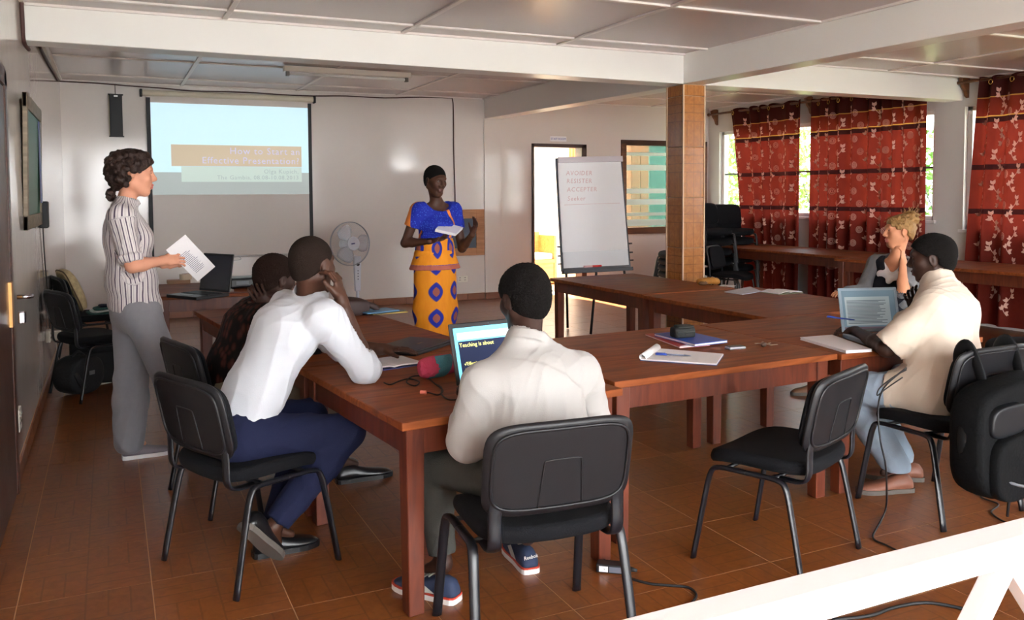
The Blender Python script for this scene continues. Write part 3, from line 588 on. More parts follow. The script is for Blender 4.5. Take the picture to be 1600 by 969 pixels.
def curtain(y_top0, y_top1, y_bot0, y_bot1, ztop, zbot, label, folds, seed, side=0):
    rr = np.random.default_rng(seed); t = thing('curtain', label, 'curtain', (XC, (y_bot0+y_bot1)/2, zbot), 0, 'red embroidered curtains along the windows')
    nu, nv = folds*12, 34; ph = rr.uniform(0, 6, 4); am = .05
    def surf(u, v):
        e = v**.8                                                  # 0 at the top, 1 at the bottom
        y = (y_top0+(y_top1-y_top0)*u)*(1-e)+(y_bot0+(y_bot1-y_bot0)*u)*e
        a = am*(.75+.5*v)*(.8+.35*math.sin(7.1*u+ph[0])); w = u*folds*2*PI+1.5*math.sin(2*PI*u*1.7+ph[1])+.25*math.sin(4*v+ph[2])*v
        return np.array((XC+a*math.sin(w)+.012*math.sin(2.3*w+ph[3])*v, y+.012*math.cos(w), ztop+(zbot-ztop)*v+(.012*math.cos(w) if v < .02 else 0)))
    P = [[surf(i/nu, j/nv) for j in range(nv+1)] for i in range(nu+1)]
    b = MB(); b.grid(P); me = b.mesh('cloth'); at = me.attributes.new('cz', 'FLOAT_VECTOR', 'POINT')
    W_ = abs(y_top1-y_top0)*1.7
    at.data.foreach_set('vector', np.array([(i/nu*W_, P[i][j][2], 0) for i in range(nu+1) for j in range(nv+1)]).ravel())
    o = bpy.data.objects.new('cloth', me); COL.objects.link(o); o.parent = t; me.materials.append(curm); me.shade_smooth(); o.matrix_parent_inverse = Matrix.Translation(-Vector(t.location))
    e = MB(); H = ztop-zbot; Wd = abs(y_bot1-y_bot0)*1.35
    def pt(x, z):                                                  # cloth coordinates in metres -> just in front of the cloth
        u, v = x/Wd, (ztop-z)/H
        if not (.01 < u < .99 and .01 < v < .985): return None
        p = surf(u, v); q = surf(u+.004, v); n = np.array((-(q[1]-p[1]), q[0]-p[0], 0)); n /= max(np.linalg.norm(n), 1e-6)
        if n[0] > 0: n = -n
        return p+n*.004
    def strip(pl, wd):
        L = []
        for k, (x, z) in enumerate(pl):
            x2, z2 = pl[min(k+1, len(pl)-1)]; x1, z1 = pl[max(k-1, 0)]; d = math.hypot(x2-x1, z2-z1)+1e-6; nx, nz = -(z2-z1)/d, (x2-x1)/d; w = wd[k] if hasattr(wd, '__len__') else wd
            a, c = pt(x+nx*w, z+nz*w), pt(x-nx*w, z-nz*w)
            if a is None or c is None: return
            L.append((a, c))
        e.add([p for ac in L for p in ac], [(2*k, 2*k+1, 2*k+3, 2*k+2) for k in range(len(L)-1)])
    def leaf(x, z, a, l): strip([(x+math.cos(a)*l*s, z+math.sin(a)*l*s) for s in (0, .25, .6, 1)], [l*.08, l*.3, l*.26, .001])
    nc = max(2, int(Wd/.26))
    for c in range(nc):
        x0 = (c+.5)*Wd/nc
        for z0 in np.arange(zbot+.12, ztop-.28, .33):
            z0 = z0+(c % 2)*.16; k = 1 if c % 2 else -1
            strip([(x0+k*(.05*math.sin(s*5)-.02), z0+.26*s) for s in np.linspace(0, 1, 9)], .004)
            for s, dl in ((.1, 2.6), (.28, .4), (.45, 2.9), (.62, .2), (.8, 2.4), (.98, 1.2)):
                x, z = x0+k*(.05*math.sin(s*5)-.02), z0+.26*s
                for da in (0, .9): leaf(x, z, (dl+da) if k > 0 else PI-dl-da, .045+.012*rr.random())
            for r_ in (.012, .024, .036):
                cxx, czz = x0+k*.10, z0+.19; strip([(cxx+r_*math.cos(q), czz+r_*1.15*math.sin(q)) for q in np.linspace(0, 2*PI, 12)], .0022)
    eo = e.build('embroidery', embm, t, world=True); eo['kind'] = 'stuff'
    nr_ = max(3, folds)
    for k in range(nr_):
        p = surf((k+.5)/nr_, .022); Rr = rotz(.5)@roty(PI/2)
        th = np.linspace(0, 2*PI, 13); MB().tube([np.array((p[0]-.008+.006*math.cos(a*1), p[1]+.026*math.cos(a), p[2]-.0+.026*math.sin(a))) for a in th], .006, 6, caps=False).build('ring', brasm, t, world=True, smooth=True)
    return t
cy = lambda px, py: at_x(px, py, XC)[1]
ZT, ZBm = 2.74, .04
curtain(cy(1139, 170), cy(1254, 158), cy(1160, 400), cy(1250, 400), 2.75, ZBm, 'red embroidered curtain nearest the back corner', 6, 3)
curtain(cy(1269, 155), cy(1449, 157), cy(1266, 400), cy(1446, 400), 2.73, ZBm, 'wide red embroidered curtain in the middle of the window wall', 9, 5)
curtain(cy(1534, 120), cy(1534, 120)-1.75, cy(1508, 405), cy(1508, 405)-2.0, 2.72, ZBm, 'red embroidered curtain at the right picture edge, nearest one', 7, 8)
def rod(y0, y1, z, label, ends):
    t = thing('curtain_rod', label, 'curtain rod', (XR-.09, (y0+y1)/2, z)); MB().tube([(XR-.10, y0, z), (XR-.10, y1, z)], .017, 10).build('pole', rodw, t, world=True, smooth=True)
    for y in ends:
        b = MB(); b.grid([[(XR, y-.022, z+.07), (XR, y-.022, z-.17)], [(XR-.03, y-.022, z+.08), (XR-.03, y-.022, z-.15)], [(XR-.08, y-.022, z+.075), (XR-.05, y-.022, z-.09)], [(XR-.13, y-.022, z+.05), (XR-.09, y-.022, z-.045)]], thick=(0, .044, 0))
        b.build('bracket', rodw, t, world=True, bevel=.004, seg=1)
    for y in (y0, y1): MB().ball((XR-.10, y, z), .026).build('finial', rodw, t, world=True, smooth=True)
rod(cy(1447, 165)-.1, 11.02, 2.715, 'wooden curtain rod over the two far curtains', (10.93, 8.92, cy(1452, 165)-.03)); rod(3.0, 6.64, 2.70, 'wooden curtain rod over the nearest curtain on the right', (6.57, 4.4))
# ============================================================= things on the tables and floor
paper = mat('white_paper', (232, 230, 232), .8, .2); ink = mat('printed_ink', (120, 122, 140), .8); silver = mat('silver_plastic', (128, 146, 160), .4, .5)
dark = mat('laptop_black', (22, 22, 26), .35, .5); bluep = mat('blue_plastic', (28, 60, 150), .35)
def frame2(a, b):                                     # local axes on a table: x from a to b
    a, b = np.array(a), np.array(b); return math.atan2(b[1]-a[1], b[0]-a[0]), np.linalg.norm((b-a)[:2])
def lines(name, t, m, x0, x1, y0, y1, n, z, seed=0, h=.0022):
    r = np.random.default_rng(seed); b = MB()
    for k in range(n):
        y = y0+(y1-y0)*k/max(n-1, 1); b.bx((x0, y-h, z), (x0+(x1-x0)*r.uniform(.6, 1), y+h, z+.0004))
    o = b.build(name, m, t); o['kind'] = 'stuff'; return o
def laptop(name, label, hinge, rz, w, d, lid, m, screen_fn, base_t=.024):
    """hinge = middle of the hinge line; the base reaches towards local -y, the lid opens by angle lid from flat-shut"""
    t = thing(name, label, 'laptop', hinge, rz)
    MB().box((0, -d/2, base_t/2), (w, d, base_t)).build('base', m, t, bevel=.005)
    kb = MB().box((0, -d*.38, base_t+.001), (w*.88, d*.46, .002)).build('keyboard', mat('key_black', (16, 16, 18), .5), t)
    keys = MB()
    for r_ in range(5):
        for c in range(13): keys.box((-w*.42+w*.84*(c+.5)/13, -d*.19-d*.42*(r_+.2)/5, base_t+.0035), (w*.84/13*.82, d*.07, .003))
    k = keys.build('key', mat('key_grey', (44, 44, 48), .5), kb); k['kind'] = 'stuff'
    MB().box((0, -d*.8, base_t+.001), (w*.26, d*.22, .0015)).build('touchpad', mat('touchpad', (52, 52, 56), .35), t)
    R = rotx(-(PI-lid)+PI); Rl = np.array(((1, 0, 0), (0, math.cos(lid), -math.sin(lid)), (0, math.sin(lid), math.cos(lid))))
    # lid lies along -y when shut (lid=0); opened it turns up about the hinge
    ang = lid
    def L(x, y, z): return np.array((x, -y*math.cos(ang)-z*math.sin(ang)*1, base_t+y*math.sin(ang)-z*math.cos(ang)))
    b = MB(); b.hexa([L(-w/2, .004, -.006), L(w/2, .004, -.006), L(w/2, d, -.006), L(-w/2, d, -.006), L(-w/2, .004, .004), L(w/2, .004, .004), L(w/2, d, .004), L(-w/2, d, .004)])
    lidm = b.build('lid', m, t, bevel=.004)
    screen_fn(t, lidm, L, w, d)
    return t
def scr_quad(L, x0, x1, y0, y1, z, m, name, par):
    b = MB(); b.hexa([L(x0, y0, z), L(x1, y0, z), L(x1, y1, z), L(x0, y1, z), L(x0, y0, z+.0007), L(x1, y0, z+.0007), L(x1, y1, z+.0007), L(x0, y1, z+.0007)]); return b.build(name, m, par)
def lid_text(txt, L, x, y, z, size, m, par, name='screen_text'):
    p0 = L(0, 0, 0); ex = L(1, 0, 0)-p0; ey = L(0, 1, 0)-p0; ez = L(0, 0, 1)-p0
    return text_mesh(name, txt, size, m, par, tuple(L(x, y, z)), np.array((ex, ey, ez)).T, .0002, 'LEFT')
# --- open black laptop of the man in the middle
def scr5(t, lid, L, w, d):
    s = scr_quad(L, -w/2+.016, w/2-.016, .022, d-.02, .0042, glow('screen_cyan', (110, 206, 232), .75), 'screen', lid)
    scr_quad(L, -w/2+.03, w/2-.03, .04, d-.075, .0051, glow('screen_navy', (40, 46, 70), .5), 'slide_panel', lid)
    scr_quad(L, -w/2+.03, w/2-.03, d-.068, d-.04, .0051, glow('screen_white', (205, 236, 244), .9), 'tool_bar', lid)
    ym = glow('screen_yellow', (232, 226, 130), .9)
    lid_text('Teaching is about', L, -w/2+.034, d-.098, .0062, .023, ym, lid); lid_text('\u221aEffective', L, -w/2+.045, .078, .0062, .019, ym, lid); lid_text('2|', L, -w/2+.045, .053, .0062, .019, ym, lid)
    b = MB(); p = L(0, d-.009, .0042); b.ball(p, .003, 8); b.build('webcam', chrome, lid)
aL = math.radians(6)
h5 = at_z(733, 601, TH+.03)
lp5 = laptop('open_laptop', 'open black laptop with a bright cyan slide, before the man in cream', (h5[0]+.135, h5[1]+.035, TH), math.radians(8), .37, .25, math.radians(106), dark, scr5)
# --- silver laptop of the man in the pale shirt
def scr6(t, lid, L, w, d):
    scr_quad(L, -w/2+.016, w/2-.016, .022, d-.016, .0042, glow('screen_doc_grey', (96, 116, 128), .2), 'screen', lid)
    scr_quad(L, -w/2+.03, w/2-.05, .04, d-.05, .0051, glow('screen_page', (138, 150, 154), .22), 'page', lid)
    im = glow('screen_ink', (86, 96, 104), .1); r = np.random.default_rng(4); b = MB()
    for k in range(17):
        y = .05+(d-.115)*k/17; x1 = -w/2+.04+(w-.11)*r.uniform(.7, 1)
        b.add([L(-w/2+.04, y, .0062), L(x1, y, .0062), L(x1, y+.0035, .0062), L(-w/2+.04, y+.0035, .0062)], [(0, 1, 2, 3)])
    o = b.build('text_line', im, lid); o['kind'] = 'stuff'
    scr_quad(L, -w/2+.016, w/2-.016, .022, .032, .0051, glow('screen_taskbar', (96, 84, 92), .2), 'task_bar', lid)
lp6 = laptop('open_laptop', 'open silver laptop showing a text document on the right hand table', tuple(at_z(1362, 521, TH+.02))[:2]+(TH,), math.radians(-19), .335, .245, math.radians(104), silver, scr6)
# --- closed black laptop
c1, c2 = at_z(585, 552, TH), at_z(700, 545, TH)
t = thing('closed_laptop', 'closed black laptop lying between the open notebook and the cyan-screen laptop', 'laptop', tuple(at_z(645, 545, TH)), math.radians(40))
MB().box((0, 0, .008), (.36, .25, .016)).build('base', dark, t, bevel=.005); MB().box((0, 0, .022), (.36, .25, .011)).build('lid', mat('laptop_lid_brown', (36, 33, 31), .4, .4), t, bevel=.005)
MB().box((.02, -.03, .028), (.05, .014, .0008)).build('lid_emblem', mat('dull_gold', (120, 104, 60), .4, metal=.5), t)
# --- open notebook with pen, loose sheet
def page_curve(x0, x1, y0, y1, h, n=8, z=0., t=.006):
    b = MB(); P = [[(x0+(x1-x0)*i/n, y, z+h*math.sin(PI*min(1, i/n*1.0))**.7*(1-i/n)+.002) for y in (y0, y1)] for i in range(n+1)]
    b.grid(P, thick=(0, 0, t)); return b
def open_book(name, label, cat, loc, rz, w, d, cover, h=.012, pen=None):
    t = thing(name, label, cat, loc, rz)
    MB().box((0, 0, .002), (2*w+.008, d+.008, .004)).build('cover', cover, t)
    l = page_curve(0, -w, -d/2, d/2, h, z=.004).build('left_page', paper, t, smooth=False); r = page_curve(0, w, -d/2, d/2, h*.6, z=.004).build('right_page', paper, t)
    return t
def pen_(label, a, b, col, name='pen', cap=None):
    a, b = np.array(a), np.array(b); t = thing(name, label, 'pen', tuple((a+b)/2)); d = (b-a)
    MB().tube([a, a+d*.8], .004, 8).build('barrel', col, t, world=True, smooth=True); MB().tube([a+d*.8, b-d*.03, b], [.004, .002, .0006], 8).build('tip', col, t, world=True, smooth=True)
    MB().tube([a-d*.0, a+d*.32], .0052, 8).build('cap', cap or col, t, world=True, smooth=True); MB().tube([a+d*.03+V(0, 0, .006), a+d*.28+V(0, 0, .006)], .0015, 5).build('clip', cap or col, t, world=True)
    return t
nb = at_z(600, 571, TH); open_book('open_notebook', 'open ruled notebook with blank pages beside the white-shirted man\'s elbow', 'notebook', (nb[0], nb[1], TH), math.radians(12), .15, .2, mat('notebook_blue', (60, 70, 130), .5))
pen_('dark pen lying upright in the fold of the open notebook', at_z(588, 560, TH+.03), at_z(592, 571, TH+.022), mat('pen_grey', (70, 72, 80), .3))
def sheet(label, corners, z, cat='paper', name='paper_sheet', m=paper, t=.0015, group=None):
    P = [at_z(px, py, z) for px, py in corners]; c = sum(P)/len(P); b = MB(); n = len(P)
    o = b.prism([(p[0]-c[0], p[1]-c[1]) for p in P], 0, t).build(name, m); o.location = (c[0], c[1], z); return tag(o, label, cat, group)
sheet('loose white sheet showing past the white-shirted man\'s sleeve', [(556, 545), (586, 545), (562, 527), (548, 530)], TH+.0005)
# --- pink and teal cloth pouch
pk = mat('pink_terry', (196, 62, 92), .95, bump=(160, .6)); tl_ = mat('teal_terry', (66, 124, 136), .95, bump=(160, .6))
pp = at_z(682, 588, TH); t = thing('cloth_pouch', 'rolled pink and teal terry cloth beside the open black laptop', 'cloth', (pp[0], pp[1], TH), math.radians(14))
b = MB(); prof = [(-.09, .02), (-.085, .042), (-.06, .052), (0, .055), (.06, .052), (.1, .045)]
b.tube(smooth_path([(x, .0+.01*math.sin(30*x), .045) for x, _ in prof], 3), [r for r in np.interp(np.linspace(0, 1, 16), np.linspace(0, 1, 6), [r for _, r in prof])], 16, flat=(1, .85)); b.build('pink_roll', pk, t, smooth=True)
b = MB(); P = []
for i in range(12):
    a = -1.25+2.5*i/11; P.append([(.0+.02*a+x, -.058*math.cos(a)*1.0, .045+.05*math.sin(a)) for x in (-.045, 0, .04)])
b.grid(P, thick=(0, .004, 0)); b.build('teal_stripe', tl_, t, smooth=True)
# --- tangled dark cable with a coral plug on the near left table
z = TH+.004
cp = [(600, 598), (610, 601), (625, 595), (640, 592), (655, 597), (648, 603), (635, 597), (645, 588), (665, 589), (680, 600), (692, 610), (685, 617), (672, 614), (664, 613)]
t = thing('tangled_cable', 'tangled dark cable with a coral plug on the near left table', 'cable', tuple(at_z(650, 600, TH)))
MB().tube(smooth_path([at_z(*p, z) for p in cp], 5), .003, 6).build('cord', blk, t, world=True, smooth=True)
MB().tube(smooth_path([at_z(*p, z) for p in ((680, 600), (690, 606), (690, 616), (700, 624), (718, 624), (732, 619))], 5), .003, 6).build('cord', blk, t, world=True, smooth=True)
MB().tube([at_z(657, 613, z+.004), at_z(666, 613.5, z+.004)], .008, 8).build('plug', mat('coral_plastic', (232, 130, 110), .5), t, world=True)
# --- brown bag, magazines at the far end
b0 = at_z(545, 494, TH); t = thing('brown_bag', 'soft dark brown bag at the far end of the left table row', 'bag', (b0[0], b0[1]+.05, TH), .2)
bag = mat('brown_leatherette', (52, 34, 32), .5, bump=(40, .2))
pad(lambda u, v, th: (u+.02*v, v*.7, th*(1-.35*(u/.16)**2)*(1-.2*(v/.12)**2)), w=.3, h=.24, r=3.4, t0=0, t1=.12, rnd=.03).build('body', bag, t, smooth=True)
MB().tube(smooth_path([(.10, -.02, .07), (.17, -.03, .05), (.21, -.03, .02)], 4), [.02]*9, 8).build('strap', bag, t, smooth=True)
m0 = at_z(592, 490, TH); t = thing('magazine_pile', 'small pile of colourful magazines beside the brown bag', 'magazines', (m0[0]+.02, m0[1]+.02, TH), .25)
for k, (c, a, dx) in enumerate((((188, 160, 70), -.2, .04), ((60, 60, 52), .1, .02), ((96, 150, 190), 0., -.03))):
    MB().box((dx, 0, .004+k*.007), (.24, .17, .006), rz=a).build('magazine', mat('magazine_cover_%d' % k, c, .35, var=(14, .45)), t)
# --- blue folder stack
f0 = at_z(1078, 531, TH); stk = at_z(1070, 533, TH)
def slab_px(name, label, cat, corners, z0, th, m, extra=None):
    P = [at_z(px, py, z0+th) for px, py in corners]; c = sum(P)/4; t = thing(name, label, cat, (c[0], c[1], z0))
    q = [(p[0]-c[0], p[1]-c[1]) for p in P]
    MB().prism(q, 0, th*.18).build('cover', m, t); MB().prism([(x*.985, y*.985) for x, y in q], th*.18, th*.82).build('pages', paper, t); MB().prism(q, th*.82, th).build('cover', m, t); return t
zb = TH+.002
slab_px('red_notebook', 'red notebook peeping out under the blue folder', 'notebook', [(1008, 522), (1062, 542), (1110, 538), (1040, 519)], zb, .008, mat('red_cover', (176, 52, 44), .45))
sheet('white printed sheet under the blue folder, corner showing', [(1062, 541.5), (1085, 541.5), (1136, 536), (1110, 530)], zb+.0085)
slab_px('blue_folder', 'bright blue folder lying under the black camera case', 'folder', [(1022, 521), (1086, 537.5), (1137, 531.5), (1072, 517)], zb+.0105, .014, mat('blue_cover', (34, 72, 160), .4))
kc = at_z(1070, 527, zb+.025); t = thing('camera_case', 'small black padded case on top of the blue folder', 'case', (kc[0], kc[1]+.02, zb+.025), -.15)
blf = mat('black_nylon', (20, 22, 20), .7, bump=(150, .3))
pad(lambda u, v, th: (u, v, th), w=.125, h=.085, r=4, t0=0, t1=.05, rnd=.014).build('body', blf, t, smooth=True); pad(lambda u, v, th: (u+.005, v-.004, .049+th), w=.1, h=.07, r=4, t0=0, t1=.012, rnd=.005).build('flap', blf, t, smooth=True)
MB().tube([(-.05, -.044, .032), (.05, -.044, .032)], .003, 6).build('zip', mat('dark_zip', (70, 70, 66), .4), t); MB().box((.012, -.045, .02), (.03, .004, .012)).build('tab', blf, t)
# --- spiral notepad with pen
P = [at_z(px, py, zb+.006) for px, py in ((1000, 562), (1120, 570), (1131, 554), (1024, 545))]
c = sum(P)/4; t = thing('notepad', 'white notepad with curled top page and blue pen on the middle table', 'notepad', (c[0], c[1], zb))
q = [(p[0]-c[0], p[1]-c[1]) for p in P]; MB().prism(q, 0, .004).build('back_board', mat('navy_board', (40, 46, 96), .5), t); MB().prism([(x*.99, y*.99) for x, y in q], .004, .010).build('pages', paper, t)
a, e = V(*q[0], 0), V(*q[3], 0); d = (e-a); ex = V(q[1][0]-q[0][0], q[1][1]-q[0][1], 0); ex /= np.linalg.norm(ex)
P = [];
for i in range(11):
    th = -.4+PI*1.25*i/10; P.append([a+d*k-ex*(.016*math.cos(th-.3)-.012)*-1*-1+V(0, 0, .014+.016*math.sin(th)) for k in (0, 1)])
MB().grid(P, thick=(0, 0, .002)).build('curled_page', paper, t, smooth=True)
pen_('blue ballpoint pen lying on the white notepad', at_z(1024, 553, zb+.016), at_z(1080, 556, zb+.014), mat('clear_pen', (96, 100, 120), .25), cap=bluep)
ph = at_z(1149, 545, zb); t = thing('mobile_phone', 'small silver and black mobile phone beside the keys', 'phone', (ph[0], ph[1], zb), -.08)
MB().box((0, 0, .007), (.095, .048, .011)).build('body', mat('phone_silver', (190, 192, 198), .3, metal=.5), t, bevel=.004); MB().box((0, 0, .0135), (.085, .04, .003)).build('screen', dark, t)
MB().box((0, 0, .0005), (.094, .047, .003)).build('underside', dark, t)
ky = at_z(1198, 541, zb); t = thing('key_bunch', 'bunch of metal keys near the seam of the two middle tables', 'keys', (ky[0], ky[1], zb), .3)
km = mat('key_metal', (150, 132, 110), .3, metal=.9); th = np.linspace(0, 2*PI, 15)
MB().tube([(.014*math.cos(a), .014*math.sin(a), .012) for a in th], .002, 6, caps=False).build('ring', km, t, smooth=True)
for k, a in enumerate((-.5, .25, .9, 2.4)):
    R = rotz(a); b = MB(); b.box(R@V(.022, 0, .006+k*.003), (.018, .016, .0025), rz=a); b.box(R@V(.045, 0, .006+k*.003), (.032, .007, .0025), rz=a); b.box(R@V(.05, .005, .006+k*.003), (.006, .005, .0025), rz=a); b.build('key', km, t)
MB().ball((-.03, .0, .012), (.018, .013, .012)).build('fob', mat('brown_fob', (70, 48, 36), .5), t, smooth=True)
# --- right row: bread-like brown thing, magazine, open book, notebook by the laptop
zc = TH+.004
bp = at_z(1107, 445, zc); t = thing('bread_roll', 'golden brown bread roll on the far right table, near the column', 'bread', (bp[0], bp[1], zc), .1)
bd = mat('bread_crust', (176, 118, 44), .6, var=(14, .35), bump=(40, .5)); rr = np.random.default_rng(2)
MB().tube(smooth_path([(-.10, 0, .02), (-.06, .01, .032), (0, 0, .034), (.05, -.01, .032), (.10, 0, .02)], 4), [.012]+[.025+.009*abs(math.sin(k*1.1)) for k in range(15)]+[.012], 12, flat=(1.3, .9)).build('crumpled_body', bd, t, smooth=True)
MB().ball((-.07, -.01, .02), (.045, .03, .02)).build('dark_end', mat('dark_crust', (92, 60, 34), .6), t, smooth=True)
sheet('printed magazine lying open-faced left of the white book', [(1132, 457), (1160, 461), (1190, 456), (1172, 449)], TH+.001, 'magazine', 'magazine', mat('grey_print', (186, 186, 196), .5, var=(9, .35)), .006)
sheet('thin white sheet on the far right table behind the bread', [(1124, 447), (1145, 448.5), (1150, 446.5), (1130, 445)], zc+.0005)
wb = at_z(1221, 457.5, TH); open_book('open_book', 'open cream book lying face up on the right row before the curtains', 'book', (wb[0], wb[1], TH), math.radians(4), .125, .19, mat('book_cover', (150, 150, 120), .5), h=.02)
P = [(1250, 527), (1322, 548), (1363, 545.5), (1300, 523)]
t = slab_px('ruled_notepad', 'white ruled notepad under the writing hand of the pale-shirted man', 'notepad', P, TH-.002, .014, paper)
# --- flip chart
Y = 8.05
bl, br, tl0, tr0 = at_y(877.5, 425, Y-.02), at_y(986, 419, Y-.06), at_y(868, 247, Y+.10), at_y(972, 245, Y+.06)
t = thing('flip_chart', 'flip chart easel with red handwriting on white paper, before the doorway', 'easel', (bl[0]+.35, Y+.1, 0))
_n = np.cross(br-bl, tl0-bl); _r = tr0-V(0, 0, CAMH); tr0 = V(0, 0, CAMH)+_r*(((bl-V(0, 0, CAMH))@_n)/(_r@_n))   # keep the board flat
ux = (br-bl); wv = np.linalg.norm(ux); ux = ux/wv; up = (tl0+tr0-bl-br)/2; hh = np.linalg.norm(up); up = up/hh; nn = np.cross(ux, up); nn = nn if nn[1] < 0 else -nn
Bp = lambda u, v, w=0.: (bl+(tl0-bl)*v)*(1-u)+(br+(tr0-br)*v)*u+nn*w
def slab(u0, u1, v0, v1, w0, w1): return MB().hexa([Bp(u0, v0, w0), Bp(u1, v0, w0), Bp(u1, v1, w0), Bp(u0, v1, w0), Bp(u0, v0, w1), Bp(u1, v0, w1), Bp(u1, v1, w1), Bp(u0, v1, w1)])
slab(0, 1, 0, 1, -.02, 0).build('board', mat('easel_frame', (44, 44, 52), .45), t, world=True, bevel=.006)
slab(.03, .97, .03, .985, .0, .004).build('white_face', mat('board_white', (206, 206, 210), .4), t, world=True)
pd = slab(.02, .965, .17, .985, .004, .014).build('paper_pad', paper, t, world=True)
slab(.02, .99, .955, 1.005, .012, .03).build('top_clamp', mat('pad_head', (190, 180, 184), .5), t, world=True, bevel=.004)
slab(.0, 1., -.02, .012, .0, .05).build('pen_tray', mat('easel_frame', (1, 1, 1)), t, world=True, bevel=.004)
for v in (.07, .14, .22):
    for u in (-.02, 1.02): slab(u-.02, u+.02, v-.007, v+.007, -.01, .01).build('side_knob', blk, t, world=True)
rp = mat('faded_red_marker', (206, 170, 172), .8); Rf = np.array((ux, up, nn)).T
for s_, v in (('AVOIDER', .845), ('RESISTER', .775), ('ACCEPTER', .70), ('Seeker', .62)): text_mesh('handwriting', s_, .068, rp, t, tuple(Bp(.13, v, .0145)-V(*t.location)), Rf, .0003, 'LEFT', shear=.15, space=1.15)
slab(.08, .9, .583, .586, .0142, .0148).build('ruled_stroke', rp, t, world=True)
for k, (fx, fy, u) in enumerate(((887, 512, .1), (985, 508, .9))): MB().tube([Bp(u, .3, -.035), at_z(fx, fy, .008)], .014, 8).build('leg', blk, t, world=True, smooth=True)
g = at_z(923, 522, .008); MB().tube([Bp(.5, .2, -.05), Bp(.5, -.03, -.02), V(g[0], g[1]+.0, .008)], .014, 8).build('leg', blk, t, world=True, smooth=True)
mk = thing('red_marker', 'red marker lying in the tray of the flip chart', 'marker', tuple(Bp(.45, .03, .03)))
MB().tube([Bp(.30, .035, .028), Bp(.42, .035, .028)], .011, 8).build('cap', mat('pale_pink', (226, 176, 180), .5), mk, world=True); MB().tube([Bp(.42, .035, .028), Bp(.55, .035, .028)], .011, 8).build('barrel', mat('marker_red', (200, 40, 40), .4), mk, world=True)
# --- standing fan
fx, fy = 2.80, 10.55
t = thing('standing_fan', 'white standing fan with round wire guard before the back wall', 'fan', (fx, fy, 0))
wp = mat('fan_white', (214, 218, 228), .35); wire = mat('fan_wire', (176, 180, 186), .35, metal=.3)
MB().lathe([(.2, 0), (.2, .02), (.16, .035), (.05, .05), (.045, .06)], 28).build('base', wp, t, smooth=False)
MB().tube([(0, 0, .05), (0, 0, .55)], .02, 12).build('pole', wp, t, smooth=True)
MB().hexa([(-.035, -.03, .28), (.035, -.03, .28), (.035, .03, .28), (-.035, .03, .28), (-.048, -.035, .72), (.048, -.035, .72), (.048, .035, .72), (-.048, .035, .72)]).build('control_column', wp, t, bevel=.012)
MB().lathe([(.02, 0), (.02, .01), (.012, .014)], 14, (0, -.035, .62), rotx(PI/2)).build('dial', blk, t)
for k in range(4): MB().box((0, -.036, .54-k*.035), (.014, .01, .014)).build('button', mat('fan_button', (120, 124, 140), .4), t)
hc = at_y(546.5, 381, fy-.1); hc = V(hc[0]-fx, -.1, hc[2]); Rm = rotz(.25)@rotx(PI/2-.06)         # fan axis towards the room, turned a little
gr = .27
mt = MB(); mt.lathe([(.03, -.16), (.07, -.15), (.085, -.1), (.08, -.02), (.05, 0)], 20, hc, Rm); mt.build('motor', wp, t, smooth=True)
MB().tube([hc+Rm@V(0, 0, -.08), hc+Rm@V(0, 0, -.08)+V(0, 0.02, -.12), (0, 0, .7)], .024, 10).build('neck', wp, t, smooth=True)
for k in range(3):
    P = []
    for i in range(7):
        r_ = .05+.19*i/6; row = []
        for j in range(7):
            a = 2*PI*k/3+(-.55+1.1*j/6)*(.5+.75*math.sin(PI*min(1, .15+.75*i/6))); row.append(hc+Rm@V(r_*math.cos(a), r_*math.sin(a), .03+.03*(j/6-.5)))
        P.append(row)
    MB().grid(P, thick=Rm@V(0, 0, .003)).build('blade', mat('fan_blade', (206, 210, 220), .25, alpha=.4), t, smooth=True)
gd = MB(); th = np.linspace(0, 2*PI, 49)
for z_ in (.0, .02): gd.tube([hc+Rm@V(gr*math.cos(a), gr*math.sin(a), z_) for a in th], .005, 6, caps=False)
gd.build('guard_rim', mat('fan_rim', (150, 154, 160), .3, metal=.4), t, smooth=True)
gw_ = MB()
for k in range(72):
    a = 2*PI*k/72
    for sgn, dz in ((1, .085), (-1, -.07)): gw_.tube([hc+Rm@V(r_*math.cos(a+.5*(1-r_/gr)), r_*math.sin(a+.5*(1-r_/gr)), .01+dz*(1-(r_/gr)**2.4)) for r_ in (.06, .13, .2, .25, gr)], .0011, 3, caps=False)
g = gw_.build('guard_wire', wire, t); g['kind'] = 'stuff'
MB().lathe([(.085, .075), (.088, .088), (.08, .1), (.02, .104)], 24, hc, Rm).build('guard_badge', wp, t, smooth=False)
MB().box(hc+Rm@V(-.01, 0, .106), (.05, .016, .003), R=Rm@rotz(.1)).build('badge_plate', mat('badge_blue', (70, 74, 130), .4), t)
# --- projector table: laptop, tape roll, projector, paper
zt = .72
def scrp(t, lid, L, w, d): scr_quad(L, -w/2+.014, w/2-.014, .02, d-.014, .0042, mat('screen_off', (22, 28, 44), .12, .6), 'screen', lid)
hp = at_z(336, 458, zt+.02)
laptop('open_laptop', 'open black laptop on the small table before the projection screen', (hp[0], hp[1]+.06, zt), math.radians(-58), .36, .30, math.radians(100), dark, scrp)
tp = at_z(281, 445, zt); t = thing('small_box', 'flat brown cardboard box behind the laptop on the small table', 'box', (tp[0], tp[1]+.15, zt)); MB().box((0, 0, .012), (.19, .12, .024)).build('carton', mat('carton', (150, 116, 92), .8), t, bevel=.002); MB().box((0, 0, .027), (.19, .12, .006)).build('carton_lid', mat('carton', (1, 1, 1)), t, bevel=.002)
t = thing('tape_roll', 'roll of brown packing tape standing on the flat box', 'tape', (tp[0]+.06, tp[1]+.15, zt+.03)); R1 = [(.034, 0), (.052, 0), (.052, .05), (.034, .05), (.034, 0)]
